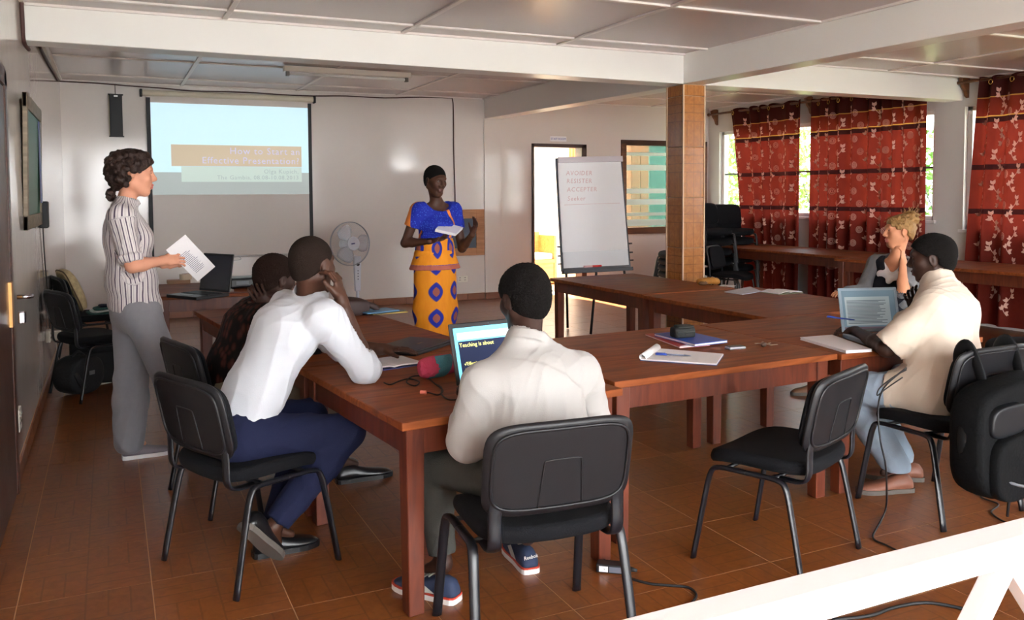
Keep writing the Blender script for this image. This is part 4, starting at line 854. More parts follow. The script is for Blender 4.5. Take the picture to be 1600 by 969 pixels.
MB().lathe(R1[:4], 24).build('tape', mat('tan_tape', (196, 176, 150), .4), t); MB().lathe([(.026, .001), (.034, .001), (.034, .051), (.026, .051)], 24).build('core', mat('tape_core', (120, 96, 76), .7), t)
pj = at_z(381, 451, zt); t = thing('projector', 'small black projector on the table in front of the screen', 'projector', (pj[0], pj[1]+.08, zt), .08)
MB().box((0, 0, .048), (.235, .2, .075)).build('body', dark, t, bevel=.014); MB().box((0, 0, .088), (.225, .19, .008)).build('top_cover', mat('projector_top', (60, 66, 72), .3), t, bevel=.004)
for x in (-.09, .09):
    for y in (-.07, .07): MB().tube([(x, y, 0), (x, y, .014)], .01, 8).build('foot', blk, t)
MB().box((-.02, -.101, .05), (.1, .004, .03)).build('port_panel', mat('port_grey', (96, 98, 104), .5), t); MB().lathe([(.03, 0), (.028, .02), (.02, .022)], 16, (.06, .1, .05), rotx(-PI/2)).build('lens', chrome, t)
sheet('crumpled white sheet between laptop and projector on the small table', [(346, 455), (366, 456), (362, 443), (350, 442)], zt+.0005)
# --- left wall corner: bags, cushion, cloth
bk = mat('black_bag_cloth', (16, 17, 20), .75, bump=(60, .4)); g = at_z(104, 620, 0)
t = thing('round_bag', 'round black bag lying on the floor against the left wall', 'bag', (g[0]+.08, g[1]+.08, 0), -.75)
pad(lambda u, v, th: (th-.09, u, .148+v), w=.33, h=.29, r=2.4, t0=0, t1=.19, rnd=.055, rings=(1, .97, .9, .75, .5, .2)).build('body', bk, t, smooth=True)
MB().tube(smooth_path([(.04, -.10, .25), (.11, -.12, .16), (.10, -.05, .05)], 5), .012, 8, flat=(1.6, .5)).build('strap', blk, t, smooth=True); MB().tube(smooth_path([(0, -.06, .285), (0, 0, .32), (0, .06, .285)], 5), .010, 8).build('grab_handle', blk, t, smooth=True)
MB().box((.102, .03, .16), (.006, .05, .03)).build('logo_patch', mat('grey_patch', (110, 110, 112), .6), t)
g = at_z(160, 602, 0); t = thing('travel_bag', 'tall black travel bag standing under the chairs by the left wall', 'bag', (g[0]-.02, g[1]+.12, 0), .05)
MB().box((0, 0, .185), (.42, .24, .35)).build('body', bk, t, bevel=.04, seg=4); MB().box((0, -.125, .15), (.34, .03, .24)).build('front_pocket', bk, t, bevel=.012, seg=3)
MB().tube(smooth_path([(-.09, 0, .36), (-.07, 0, .40), (.07, 0, .40), (.09, 0, .36)], 4), .011, 8).build('handle', blk, t, smooth=True)
tag(MB().tube(smooth_path([at_z(134, 601, .006), at_z(150, 602, .006), at_z(172, 597, .006), at_z(190, 597, .006)], 5), .009, 8).build('white_cord', ivory, smooth=True), 'white cord on the floor in front of the black travel bag', 'cord')
cu = mat('cushion_print', (182, 162, 122), .85, var=(26, .55))
t = thing('patterned_cushion', 'beige patterned cushion leaning in the farther chair by the left wall', 'cushion', (-.30, 8.40, .66), .25)
def cf(u, v, th): a = math.radians(-22); p = V(th-.03, u, v); return roty(a)@p+V(-.02, 0, .02)
pad(lambda u, v, th: cf(u, v, th*(1-(abs(u)/.26)**3)*(1-(abs(v)/.26)**3)+.0), w=.40, h=.38, r=5, t0=0, t1=.1, rnd=.03, rings=(1, .97, .88, .7, .45, .15)).build('cushion_body', cu, t, smooth=True)
pip = rrect(36, .405, .385, 5); MB().tube([cf(x, y, .012) for x, y in pip+pip[:1]], .006, 6, caps=False).build('piping', mat('cushion_piping', (96, 76, 54), .8), t, smooth=True)
g = (-.04, 8.42, .462); t = thing('folded_cloth', 'folded blue and green cloth on the seat of the farther left chair', 'cloth', g, .15)
for k, (c, w_) in enumerate((((40, 78, 74), .34), ((190, 200, 200), .3), ((50, 96, 92), .27), ((28, 34, 60), .2))):
    pad(lambda u, v, th, k=k: (u+.01*k, v, th+k*.016+.006*math.sin(20*u+k)), w=w_, h=w_*.8, r=4, t0=0, t1=.016, rnd=.006).build('fold', mat('fold_%d' % k, c, .9, var=(30, .3)), t, smooth=True)
# --- adapter and cables on the floor
g = at_z(958, 893, 0); t = thing('power_adapter', 'black laptop power adapter with white label on the floor', 'adapter', (g[0], g[1], 0), math.radians(-38))
MB().box((0, 0, .018), (.13, .055, .034)).build('brick', dark, t, bevel=.006); MB().box((-.035, -.0282, .018), (.035, .001, .022)).build('label', paper, t); MB().box((.012, -.0282, .018), (.05, .001, .022)).build('label', mat('grey_label', (96, 98, 110), .5), t)
MB().tube([(.065, 0, .016), (.095, 0, .012)], [.011, .006], 8).build('strain_relief', blk, t, smooth=True)
MB().tube(smooth_path([at_z(975, 899, .008), at_z(992, 906, .006), at_z(1015, 912, .006), at_z(1045, 915, .006), at_z(1075, 918, .006), at_z(1088, 930, .006), at_z(1078, 945, .006), at_z(1060, 962, .006), at_z(1050, 985, .006)], 6), .005, 6).build('cord', blk, t, world=True, smooth=True)
MB().tube(smooth_path([at_z(945, 889, .02), at_z(944, 870, .006), at_z(942, 845, .006), at_z(935, 820, .006), at_z(925, 800, .006)], 6), .004, 6).build('cord', blk, t, world=True, smooth=True)
tag(MB().tube(smooth_path([V(*at_y(1416, 575, 2.70)), V(*at_y(1382, 605, 2.62)), V(*at_y(1372, 640, 2.58)), V(*at_y(1376, 690, 2.55)), V(*at_y(1384, 730, 2.53)), at_z(1385, 790, .03), at_z(1376, 815, .006), at_z(1364, 840, .006), at_z(1385, 852, .006), at_z(1410, 865, .006), at_z(1440, 885, .006)], 6), .004, 6).build('hanging_cord', blk, smooth=True), 'thin black cord hanging from the pale-shirted man\'s side to the floor', 'cord')
tag(MB().tube(smooth_path([V(*at_y(1416, 578, 2.70)), V(*at_y(1398, 588, 2.64)), V(*at_y(1375, 606, 2.6)), V(*at_y(1371, 618, 2.6)), V(*at_y(1385, 607, 2.63)), V(*at_y(1410, 590, 2.68))], 6), .003, 6).build('cord_loop', blk, smooth=True), 'small loop of black cord at the pale-shirted man\'s hip', 'cord')
tag(MB().tube(smooth_path([at_z(1524, 735, .25), at_z(1528, 742, .03), at_z(1548, 762, .006), at_z(1532, 776, .006), at_z(1560, 788, .006), at_z(1549, 801, .006), at_z(1575, 818, .006), at_z(1610, 824, .006)], 6), .004, 6).build('trailing_cord', blk, smooth=True), 'black cord trailing on the floor under the backpack', 'cord')
tag(MB().tube(smooth_path([at_z(1300, 969, .006), at_z(1360, 962, .006), at_z(1395, 950, .006), at_z(1440, 942, .006), at_z(1480, 946, .006), at_z(1540, 960, .006)], 6), .006, 6).build('floor_cord', blk, smooth=True), 'thick black cord on the floor seen through the white railing', 'cord')
# --- white railing in front
rl = mat('railing_white', (250, 250, 252), .45); ry, rz_ = .90, .95
t = thing('railing', 'white wooden railing with crossed struts at the front edge', 'railing', (1.1, ry, 0))
MB().bx((.2, ry-.033, rz_-.045), (2.62, ry+.02, rz_)).build('top_rail', rl, t, world=True, bevel=.003); MB().bx((.2, ry-.03, .10), (2.62, ry+.015, .145)).build('bottom_rail', rl, t, world=True, bevel=.003)
for x in (.2, 1.85, 2.58): MB().bx((x-.02, ry-.03, 0), (x+.02, ry+.015, rz_-.04)).build('post', rl, t, world=True, bevel=.003)
xk = at_y(1560, 892, ry)[0]
for sgn in (-1, 1):
    b = MB(); dx = .62; p0, p1 = V(xk+sgn*.012, ry-.008+.008*sgn, rz_-.043), V(xk+sgn*dx, ry-.008+.008*sgn, .145); d = p1-p0; d /= np.linalg.norm(d); pr = np.cross(d, V(0, 1, 0))*.0165; yv = V(0, .015, 0)
    b.hexa([p0-pr-yv, p0+pr-yv, p0+pr+yv, p0-pr+yv, p1-pr-yv, p1+pr-yv, p1+pr+yv, p1-pr+yv]); b.build('strut', rl, t, world=True, bevel=.002)
# --- next room: bench with cushion, curtain by its window
pw = wood('pine', (176, 122, 58), (206, 156, 86), .45)
t = thing('wooden_bench', 'pine bench with white cushion seen through the doorway', 'bench', (6.15, 12.6, 0), .1)
MB().box((0, .0, .38), (.9, .5, .06)).build('seat', pw, t, bevel=.006); MB().box((-.43, 0, .40), (.05, .5, .80)).build('end_panel', pw, t, bevel=.006); MB().box((.43, 0, .40), (.05, .5, .80)).build('end_panel', pw, t, bevel=.006); MB().box((0, .24, .65), (.84, .04, .4)).build('back_panel', pw, t, bevel=.006); MB().box((0, 0, .46), (.8, .44, .1)).build('cushion', mat('cream_cushion', (236, 226, 200), .8), t, bevel=.03, seg=3); MB().box((0, -.22, .2), (.84, .03, .34)).build('front_panel', pw, t)
CX0, CX1 = at_y(890, 235, 13.9)[0], at_y(914, 235, 13.9)[0]
t = thing('orange_curtain', 'orange patterned curtain hanging inside the bright next room', 'curtain', (8.0, 13.9, 1.2))
MB().grid([[(CX0+(CX1-CX0)*i/30, 13.9+.04*math.sin(i*1.3), z) for z in (1.0, 1.6, 2.2, 2.75)] for i in range(31)], thick=(0, .004, 0)).build('cloth', mat('orange_cloth', (206, 122, 70), .8, var=(9, .4)), t, world=True, smooth=True); MB().tube([(CX0-.1, 13.9, 2.76), (CX1+.1, 13.9, 2.76)], .015, 8).build('rod', rodw, t, world=True)
t = thing('brown_cabinet', 'brown wooden cabinet behind the green-tinted inner window', 'cabinet', (8.2, 12.5, 0))
MB().bx((8.0, 12.3, 0), (8.36, 12.8, 2.3)).build('body', cw, t, world=True, bevel=.006); MB().bx((8.01, 12.285, .1), (8.175, 12.3, 2.2)).build('door', cw, t, world=True, bevel=.004); MB().bx((8.185, 12.285, .1), (8.35, 12.3, 2.2)).build('door', cw, t, world=True, bevel=.004)
t = thing('teal_partition', 'pale teal partition behind the inner window', 'partition', (9.4, 13.2, 0)); MB().bx((8.45, 12.9, 0), (10.1, 12.96, 2.6)).build('panel', mat('teal_panel', (70, 116, 106), .5), t, world=True); MB().bx((8.4, 12.88, 0), (8.45, 12.98, 2.65)).build('post', frw, t, world=True); MB().bx((8.4, 12.88, 2.6), (10.1, 12.98, 2.65)).build('cap', frw, t, world=True)
# --- trees outside the windows
lf = [mat('leaf_green_%d' % k, c, .5, .3, trans=0) for k, c in enumerate(((120, 158, 66), (84, 130, 52), (150, 180, 96)))]; bark = mat('bark', (96, 80, 62), .9)
def tree(x, y, h, r, seed, label):
    rr = np.random.default_rng(seed); t = thing('tree', label, 'tree', (x, y, -.13), 0, 'trees outside the windows')
    MB().tube(smooth_path([(0, 0, 0), (.05, .08, h*.3), (-.05, 0, h*.7)], 4), [.09]*5+[.06]*4, 8).build('trunk', bark, t, smooth=True)
    n = 1300; c = rr.normal(0, 1, (n, 3)); c /= np.linalg.norm(c, axis=1)[:, None]; c *= (rr.uniform(.2, 1, n)**.4)[:, None]*V(r, r, h*.45); c[:, 2] += h*.58
    a = rr.normal(0, 1, (n, 3)); a /= np.linalg.norm(a, axis=1)[:, None]; b = np.cross(a, rr.normal(0, 1, (n, 3))); b /= np.linalg.norm(b, axis=1)[:, None]
    s = rr.uniform(.05, .1, n)[:, None]; vs = np.stack([c-a*s, c+b*s*.5, c+a*s, c-b*s*.5], 1).reshape(-1, 3)
    m = MB(); m.v = [tuple(p) for p in vs]; m.f = [(4*k, 4*k+1, 4*k+2, 4*k+3) for k in range(n)]; o = m.build('leaves', lf[seed % 3], t); o['kind'] = 'stuff'
for k, (x, y, h, r) in enumerate(((11.2, 12.6, 3.2, 1.0), (11.6, 10.1, 2.8, 1.0), (11.3, 7.7, 3.4, 1.0), (13.0, 14.6, 4, 1.2), (11.4, 5.2, 2.6, 1.0), (14.0, 9.2, 3.8, 1.2))): tree(x, y, h, r, k, ['green tree outside the far end of the window wall', 'low green tree outside between the two far curtains', 'yellow-green tree outside behind the wide middle curtain', 'tall green tree farthest outside beyond the back corner', 'low tree outside by the window pier on the right', 'pale tall tree outside behind the others, mid window'][k])
# --- backpack on the chair of the man in the pale shirt
t = thing('backpack', 'large black backpack hanging on the back of the right hand chair', 'backpack', (3.47, 2.46, .2), math.radians(2))
bkc = mat('backpack_nylon', (8, 9, 11), .8, .15, bump=(70, .35)); rr = np.random.default_rng(5)
def sof(cx, cy, cz, w, h, d, r=3.2, tilt=0., wob=.012):
    R = rotx(tilt); return pad(lambda u, v, th: R@V(u+wob*math.sin(9*v+cx*9), -th-wob*math.sin(11*u+v*7), v+wob*math.sin(8*u))+V(cx, cy, cz), n=44, w=w, h=h, r=r, t0=0, t1=d, rnd=d*.3)
sof(.03, .03, .25, .60, .50, .16).build('body', bkc, t, smooth=True); sof(.02, -.11, .15, .48, .29, .07).build('front_pocket', bkc, t, smooth=True); sof(.16, -.10, .37, .28, .15, .045, tilt=-.2).build('upper_pocket', mat('backpack_sheen', (18, 20, 24), .4, .3), t, smooth=True)
MB().tube(smooth_path([(-.06, .0, .42), (-.075, .03, .55), (-.078, .075, .622), (-.075, .118, .57), (-.07, .105, .42), (-.06, .09, .30)], 6), .02, 8, flat=(1.3, .35)).build('shoulder_strap', mat('strap_grey', (16, 17, 19), .7, .2), t, smooth=True)
MB().tube(smooth_path([(.2, .0, .42), (.2, .03, .55), (.2, .075, .622), (.2, .118, .57), (.2, .105, .42), (.2, .09, .30)], 6), .02, 8, flat=(1.3, .35)).build('shoulder_strap', mat('strap_grey', (1, 1, 1)), t, smooth=True)
MB().tube(smooth_path([(-.20, -.03, .40), (-.26, -.04, .28), (-.25, -.05, .14), (-.18, -.04, .06)], 6), .018, 8, flat=(1.3, .35)).build('side_strap', mat('strap_grey', (1, 1, 1)), t, smooth=True)
sof(-.10, -.10, .34, .20, .14, .05).build('side_pouch', mat('backpack_sheen', (1, 1, 1)), t, smooth=True)
MB().tube(smooth_path([(-.16, -.16, .10), (-.02, -.185, .06), (.16, -.185, .08), (.24, -.15, .16)], 5), .007, 6).build('bungee_cord', mat('buckle_grey', (84, 86, 92), .35), t, smooth=True)
MB().box((.12, -.152, .4), (.09, .006, .018)).build('logo_patch', mat('grey_patch', (1, 1, 1)), t); MB().tube([(-.04, -.185, .285), (.24, -.185, .285)], .004, 6).build('zip', mat('dark_zip', (1, 1, 1)), t)
for k in range(2): MB().box((.02+.2*k, -.17, .33), (.03, .012, .04)).build('buckle', mat('buckle_grey', (84, 86, 92), .35), t, bevel=.003)
MB().tube(smooth_path([(.0, -.10, .1), (-.06, -.12, .0), (-.04, -.1, -.09)], 5), .006, 6).build('loose_strap', blk, t, smooth=True)
# ============================================================= people: distance fields turned into smooth meshes
def unit(v): v = np.asarray(v, float); return v/max(np.linalg.norm(v), 1e-9)
class Field:
    def __init__(s, lo, hi, h):
        s.lo, s.h = np.array(lo, float), h; n = np.maximum(np.ceil((np.array(hi)-s.lo)/h).astype(int)+1, 4)
        s.D = np.full(n, 1., np.float32); s.ax = [(s.lo[i]+h*np.arange(n[i])).astype(np.float32) for i in range(3)]
    def _reg(s, lo, hi, pad):
        sl = []
        for i in range(3):
            a = int(max(0, math.floor((lo[i]-pad-s.lo[i])/s.h))); b = int(min(s.D.shape[i], math.ceil((hi[i]+pad-s.lo[i])/s.h)+1)); sl.append(slice(a, max(b, a)))
        return tuple(sl)
    def put(s, prim, k=.02, infl=0., sub=False):
        fn, lo, hi = prim; sl = s._reg(lo, hi, k+abs(infl)+3*s.h); A = s.D[sl]
        if A.size == 0: return s
        d = fn(s.ax[0][sl[0]][:, None, None], s.ax[1][sl[1]][None, :, None], s.ax[2][sl[2]][None, None, :]).astype(np.float32)-infl
        if sub: d = -d; hh = np.clip(k-np.abs(A-d), 0, None)/max(k, 1e-6); s.D[sl] = np.maximum(A, d)+hh*hh*k*.25
        else: hh = np.clip(k-np.abs(A-d), 0, None)/max(k, 1e-6); s.D[sl] = np.minimum(A, d)-hh*hh*k*.25
        return s
    def cut(s, c, n, R=9.):                            # take away what lies beyond the plane (c, n), within R of c
        c, n = np.asarray(c, float), unit(n); X, Y, Z = s.ax[0][:, None, None]-c[0], s.ax[1][None, :, None]-c[1], s.ax[2][None, None, :]-c[2]
        d = X*n[0]+Y*n[1]+Z*n[2]
        d = np.minimum(d, R-np.sqrt(X*X+Y*Y+Z*Z)) if R < 9 else d
        s.D = np.maximum(s.D, d.astype(np.float32)); return s
    def clip(s, fn): s.D = np.maximum(s.D, fn(s.ax[0][:, None, None], s.ax[1][None, :, None], s.ax[2][None, None, :]).astype(np.float32)); return s
    def mesh(s):
        D = s.D; N = D < 0; n0, n1, n2 = D.shape
        c = np.zeros((n0-1, n1-1, n2-1), np.int8); O = [(i, j, k) for i in (0, 1) for j in (0, 1) for k in (0, 1)]
        for i, j, k in O: c += N[i:n0-1+i, j:n1-1+j, k:n2-1+k]
        I = np.argwhere((c > 0) & (c < 8)); idx = np.full(c.shape, -1, np.int64); idx[I[:, 0], I[:, 1], I[:, 2]] = np.arange(len(I))
        val = {o: D[I[:, 0]+o[0], I[:, 1]+o[1], I[:, 2]+o[2]] for o in O}; acc = np.zeros((len(I), 3)); cnt = np.zeros(len(I))
        for a in O:
            for x in range(3):
                if a[x] == 0:
                    b = list(a); b[x] = 1; b = tuple(b); d0, d1 = val[a], val[b]; m = (d0 < 0) != (d1 < 0)
                    t = np.where(m, d0/np.where(m, d0-d1, 1), 0); p = np.array(a, float)[None]+np.zeros((len(I), 1)); p[:, x] += t; acc += p*m[:, None]; cnt += m
        Vt = s.lo+s.h*(I+acc/np.maximum(cnt, 1)[:, None]); F = []
        for x in range(3):
            y, z = (x+1) % 3, (x+2) % 3; sl0 = [slice(None)]*3; sl1 = [slice(None)]*3; sl0[x] = slice(0, -1); sl1[x] = slice(1, None)
            E = np.argwhere(N[tuple(sl0)] != N[tuple(sl1)]); ok = (E[:, y] > 0) & (E[:, z] > 0) & (E[:, y] < D.shape[y]-1) & (E[:, z] < D.shape[z]-1); E = E[ok]
            q = []
            for dy, dz in ((1, 1), (0, 1), (0, 0), (1, 0)):
                e = E.copy(); e[:, y] -= dy; e[:, z] -= dz; q.append(idx[e[:, 0], e[:, 1], e[:, 2]])
            q = np.stack(q, 1); inside = N[E[:, 0], E[:, 1], E[:, 2]]; q[~inside] = q[~inside][:, ::-1]; F.append(q)
        F = np.vstack(F); return Vt, F[(F >= 0).all(1)]
def quick_mesh(name, Vt, F, off):
    me = bpy.data.meshes.new(name); me.vertices.add(len(Vt)); me.vertices.foreach_set('co', (Vt-off).astype(np.float32).ravel())
    me.loops.add(F.size); me.polygons.add(len(F)); me.polygons.foreach_set('loop_start', np.arange(0, F.size, 4, dtype=np.int32)); me.loops.foreach_set('vertex_index', F.astype(np.int32).ravel())
    me.update(calc_edges=True); me.validate(); me.shade_smooth(); return me
def normals(me): a = np.empty(len(me.vertices)*3, np.float32); me.vertex_normals.foreach_get('vector', a); return a.reshape(-1, 3)
def folds(Vt, Nn, amp, lam, seed, stretch=(1, 1, .55)):
    """cloth folds: ridged warped waves pushed along the normal"""
    r = np.random.default_rng(seed); f = np.zeros(len(Vt)); P = Vt*np.array(stretch)
    for k in range(4):
        d = unit(r.normal(0, 1, 3)); e = unit(r.normal(0, 1, 3)); l = lam*(1.5 if k < 2 else .8)
        w = np.sin(2*PI*(P@d)/l+2.2*np.sin(2*PI*(P@e)/(l*2.3)+r.uniform(0, 6))+r.uniform(0, 6)); g = .5+.5*np.sin(2*PI*(P@unit(r.normal(0, 1, 3)))/(l*3)+r.uniform(0, 6))
        f += (1-np.abs(w))**2*g*(1 if k < 2 else .5)
    return Vt+Nn*(amp*(f-.6))[:, None]
# ---- primitives: (function, low corner, high corner)
def cap(a, b, ra, rb=None, ax=None, s=1.):
    a, b = np.asarray(a, float), np.asarray(b, float); rb = ra if rb is None else rb; ab = b-a; L2 = max(ab@ab, 1e-9); A = None if ax is None else unit(ax)
    def fn(X, Y, Z):
        x, y, z = X-a[0], Y-a[1], Z-a[2]; t = np.clip((x*ab[0]+y*ab[1]+z*ab[2])/L2, 0, 1); x, y, z = x-t*ab[0], y-t*ab[1], z-t*ab[2]
        if A is not None: c = (x*A[0]+y*A[1]+z*A[2])*(1-1/s); x, y, z = x-c*A[0], y-c*A[1], z-c*A[2]
        return np.sqrt(x*x+y*y+z*z)-(ra+(rb-ra)*t)
    m = max(ra, rb)*max(s, 1); return fn, np.minimum(a, b)-m, np.maximum(a, b)+m
def ell(c, r, R=None):
    c, r = np.asarray(c, float), np.asarray(r, float); R = np.eye(3) if R is None else np.asarray(R)
    def fn(X, Y, Z):
        x, y, z = X-c[0], Y-c[1], Z-c[2]; q = [(R[0, i]*x+R[1, i]*y+R[2, i]*z)/r[i] for i in range(3)]
        k0 = np.sqrt(q[0]**2+q[1]**2+q[2]**2); k1 = np.sqrt((q[0]/r[0])**2+(q[1]/r[1])**2+(q[2]/r[2])**2); return k0*(k0-1)/np.maximum(k1, 1e-6)
    m = r.max(); return fn, c-m, c+m
def ring(c, ax, rad, th, hh, sx=1., lat=None):          # short tube wall (collars, cuffs)
    c, n = np.asarray(c, float), unit(ax); A = None if lat is None else unit(lat)
    def fn(X, Y, Z):
        x, y, z = X-c[0], Y-c[1], Z-c[2]; t = x*n[0]+y*n[1]+z*n[2]; x, y, z = x-t*n[0], y-t*n[1], z-t*n[2]
        if A is not None: q = (x*A[0]+y*A[1]+z*A[2])*(1-1/sx); x, y, z = x-q*A[0], y-q*A[1], z-q*A[2]
        return np.maximum(np.abs(np.sqrt(x*x+y*y+z*z)-(rad-.25*t))-th, np.abs(t)-hh)
    m = rad*max(sx, 1)+th+hh; return fn, c-m, c+m
def head_frame(fwd, up):
    f = unit(fwd); l = unit(np.cross(up, f)); return np.stack([f, l, np.cross(f, l)], 1)    # columns: forward, left, up
def head_prims(c, H, s=1., wide=1.):
    q = lambda x, y, z: np.asarray(c)+H@(np.array((x, y, z))*s); E = lambda x, y, z, rx, ry, rz, R=None: ell(q(x, y, z), np.array((rx, ry, rz))*s, H if R is None else H@R)
    add = [(E(-.012, 0, .032, .099, .077, .086), .02), (E(.028, 0, -.035, .066, .060, .084), .03), (cap(q(.062, -.014, -.098), q(.062, .014, -.098), .021*s), .02)]
    for k in (-1, 1):
        add += [(cap(q(.055, .020*k, -.094), q(-.006, .057*k, -.052), .017*s, .020*s), .025), (E(.056, .040*k, -.018, .03, .026, .028), .02)]
    add += [(cap(q(.080, -.032, .030), q(.080, .032, .030), .014*s), .02), (cap(q(.088, 0, .014), q(.108, 0, -.022), .0085*s, .0125*s), .012)]
    for k in (-1, 1): add += [(ell(q(.099, .0125*wide*k, -.029), np.array((.012, .010*wide, .009))*s, H), .008)]
    sub = [(E(.098, .033*k, .009, .020, .019, .013), .012) for k in (-1, 1)]
    add2 = [(E(.0735, .032*k, .008, .0145, .0165, .0125), .004) for k in (-1, 1)]
    add2 += [(cap(q(.089, -.017, -.058), q(.089, .017, -.058), .0065*s), .008), (cap(q(.098, -.004, -.0565), q(.098, .004, -.0565), .006*s), .008), (cap(q(.088, -.015, -.071), q(.088, .015, -.071), .0075*s), .008), (cap(q(.094, -.004, -.0715), q(.094, .004, -.0715), .006*s), .008)]
    for k in (-1, 1):
        Re = rotz(.35*k)@roty(.18)
        add2 += [(ell(q(-.004, .079*k, -.006), np.array((.020, .0075, .033))*s, H@Re), .006)]
    sub2 = [(ell(q(.001, .089*k, -.004), np.array((.010, .006, .018))*s, H), .005) for k in (-1, 1)]+[(cap(q(.103, -.018, -.0645), q(.103, .018, -.0645), .0035*s), .004)]
    return add, sub, add2, sub2, q
def put_head(F, c, H, s=1., wide=1.):
    a, b, a2, b2, q = head_prims(c, H, s, wide)
    for p, k in a: F.put(p, k)
    for p, k in b: F.put(p, k, sub=True)
    for p, k in a2: F.put(p, k)
    for p, k in b2: F.put(p, k, sub=True)
def hand_prims(w, f, n, side, curl=(.3, .4, .3), spread=.06, s=1., thumb=(.6, .7, .35)):
    """w wrist, f finger direction, n palm direction, side 'R' or 'L'; curl = bend of the three knuckles in radians"""
    f = unit(f); n = unit(n-f*(n@f)); t = np.cross(f, n)*(1 if side == 'R' else -1); w = np.asarray(w, float); P = []
    P.append((cap(w-f*.012*s, w+f*.03*s, .0215*s, .0185*s, t, 1.25), .02)); P.append((cap(w+f*.03*s, w+f*.072*s, .0145*s, .0125*s, t, 2.65), .014))
    for off, L, r in ((.031, .073, .0083), (.0105, .081, .0086), (-.0105, .075, .0082), (-.0305, .060, .0074)):
        p = w+(f*.084+t*off)*s; a = 0.; d0 = unit(f+t*off*spread/.03*1.2)
        for frac, c, rr in ((.46, curl[0], 1.), (.31, curl[1], .93), (.23, curl[2], .84)):
            a += c*(1+.12*(-off/.03)); d = d0*math.cos(a)+n*math.sin(a); e = p+d*L*frac*s; P.append((cap(p, e, r*rr*s, r*rr*.92*s), .0045)); p = e
    p = w+(f*.026+t*.026+n*.006)*s; d = unit(f*thumb[0]+t*thumb[1]+n*thumb[2]); e = p+d*.044*s; P.append((cap(p, e, .0145*s, .0105*s), .012)); d2 = unit(d+f*.35+n*.1); P.append((cap(e, e+d2*.03*s, .0100*s, .0082*s), .005))
    return P
# ---- feet
def shoe(par, heel, toe, up, mats, L=.275, wd=1., high=0., name='shoe', style='plain'):
    heel, toe = np.asarray(heel, float), np.asarray(toe, float); x = unit(toe-heel); y = unit(np.cross(up, x)); z = np.cross(x, y); R = np.stack([x, y, z], 1)
    S = [(0, .012, .03), (.015, .026, .062), (.06, .033, .082), (.16, .036, .092+high), (.30, .036, .088+high), (.40, .037, .074), (.52, .041, .062), (.66, .045, .053), (.80, .044, .047), (.90, .036, .040), (.97, .022, .032), (1., .008, .022)]
    b = MB(); n = 18; vs = []
    for u, w, h in S:
        for k in range(n):
            th = 2*PI*k/n; cc, ss = math.cos(th), math.sin(th); vs.append(heel+R@np.array((u*L, w*wd*math.copysign(abs(cc)**.75, cc), .018+(h-.018)*max(0, ss)**.8 if ss > 0 else .018)))
    m = len(S); b.add(vs, [(i*n+k, i*n+(k+1) % n, (i+1)*n+(k+1) % n, (i+1)*n+k) for i in range(m-1) for k in range(n)]+[tuple(range(n-1, -1, -1)), tuple((m-1)*n+k for k in range(n))])
    o = b.build(name, mats[0], par, smooth=True, world=True)
    so = MB(); out = [(u*L-.004*(u < .1)+.004*(u > .9), (w*wd+.004)) for u, w, h in S]; poly = [(a, c) for a, c in out]+[(a, -c) for a, c in out[::-1]]
    q = MB().prism(poly, 0, .022); so.add([heel+R@np.array(p) for p in q.v], q.f); so.build('sole', mats[1], o, world=False); 
    so_o = o.children[0]; so_o.matrix_parent_inverse = Matrix.Translation(-Vector(par.location))
    if style == 'sneaker':                                # overlays, laces, stripe
        ov = MB()
        for sg in (-1, 1):
            ov.add([heel+R@np.array(p) for p in ((.075*L/.275, sg*.037*wd, .03), (.125, sg*.0415*wd, .028), (.175, sg*.040*wd, .052), (.15, sg*.034*wd, .064))], [(0, 1, 2, 3)])
        e = ov.build('side_patch', mats[2], o); e.matrix_parent_inverse = so_o.matrix_parent_inverse
        la = MB()
        for k in range(4): la.tube([heel+R@np.array((.115+.022*k, sg*.018, .079-.006*k)) for sg in (-1, 1)], .003, 6)
        e = la.build('lace', mats[2], o); e.matrix_parent_inverse = so_o.matrix_parent_inverse; e['kind'] = 'stuff'
        st = MB().prism([(a, c*1.01) for a, c in poly], .020, .027); e = MB().add([heel+R@np.array(p) for p in st.v], st.f).build('sole_stripe', mats[3], o); e.matrix_parent_inverse = so_o.matrix_parent_inverse
    return o
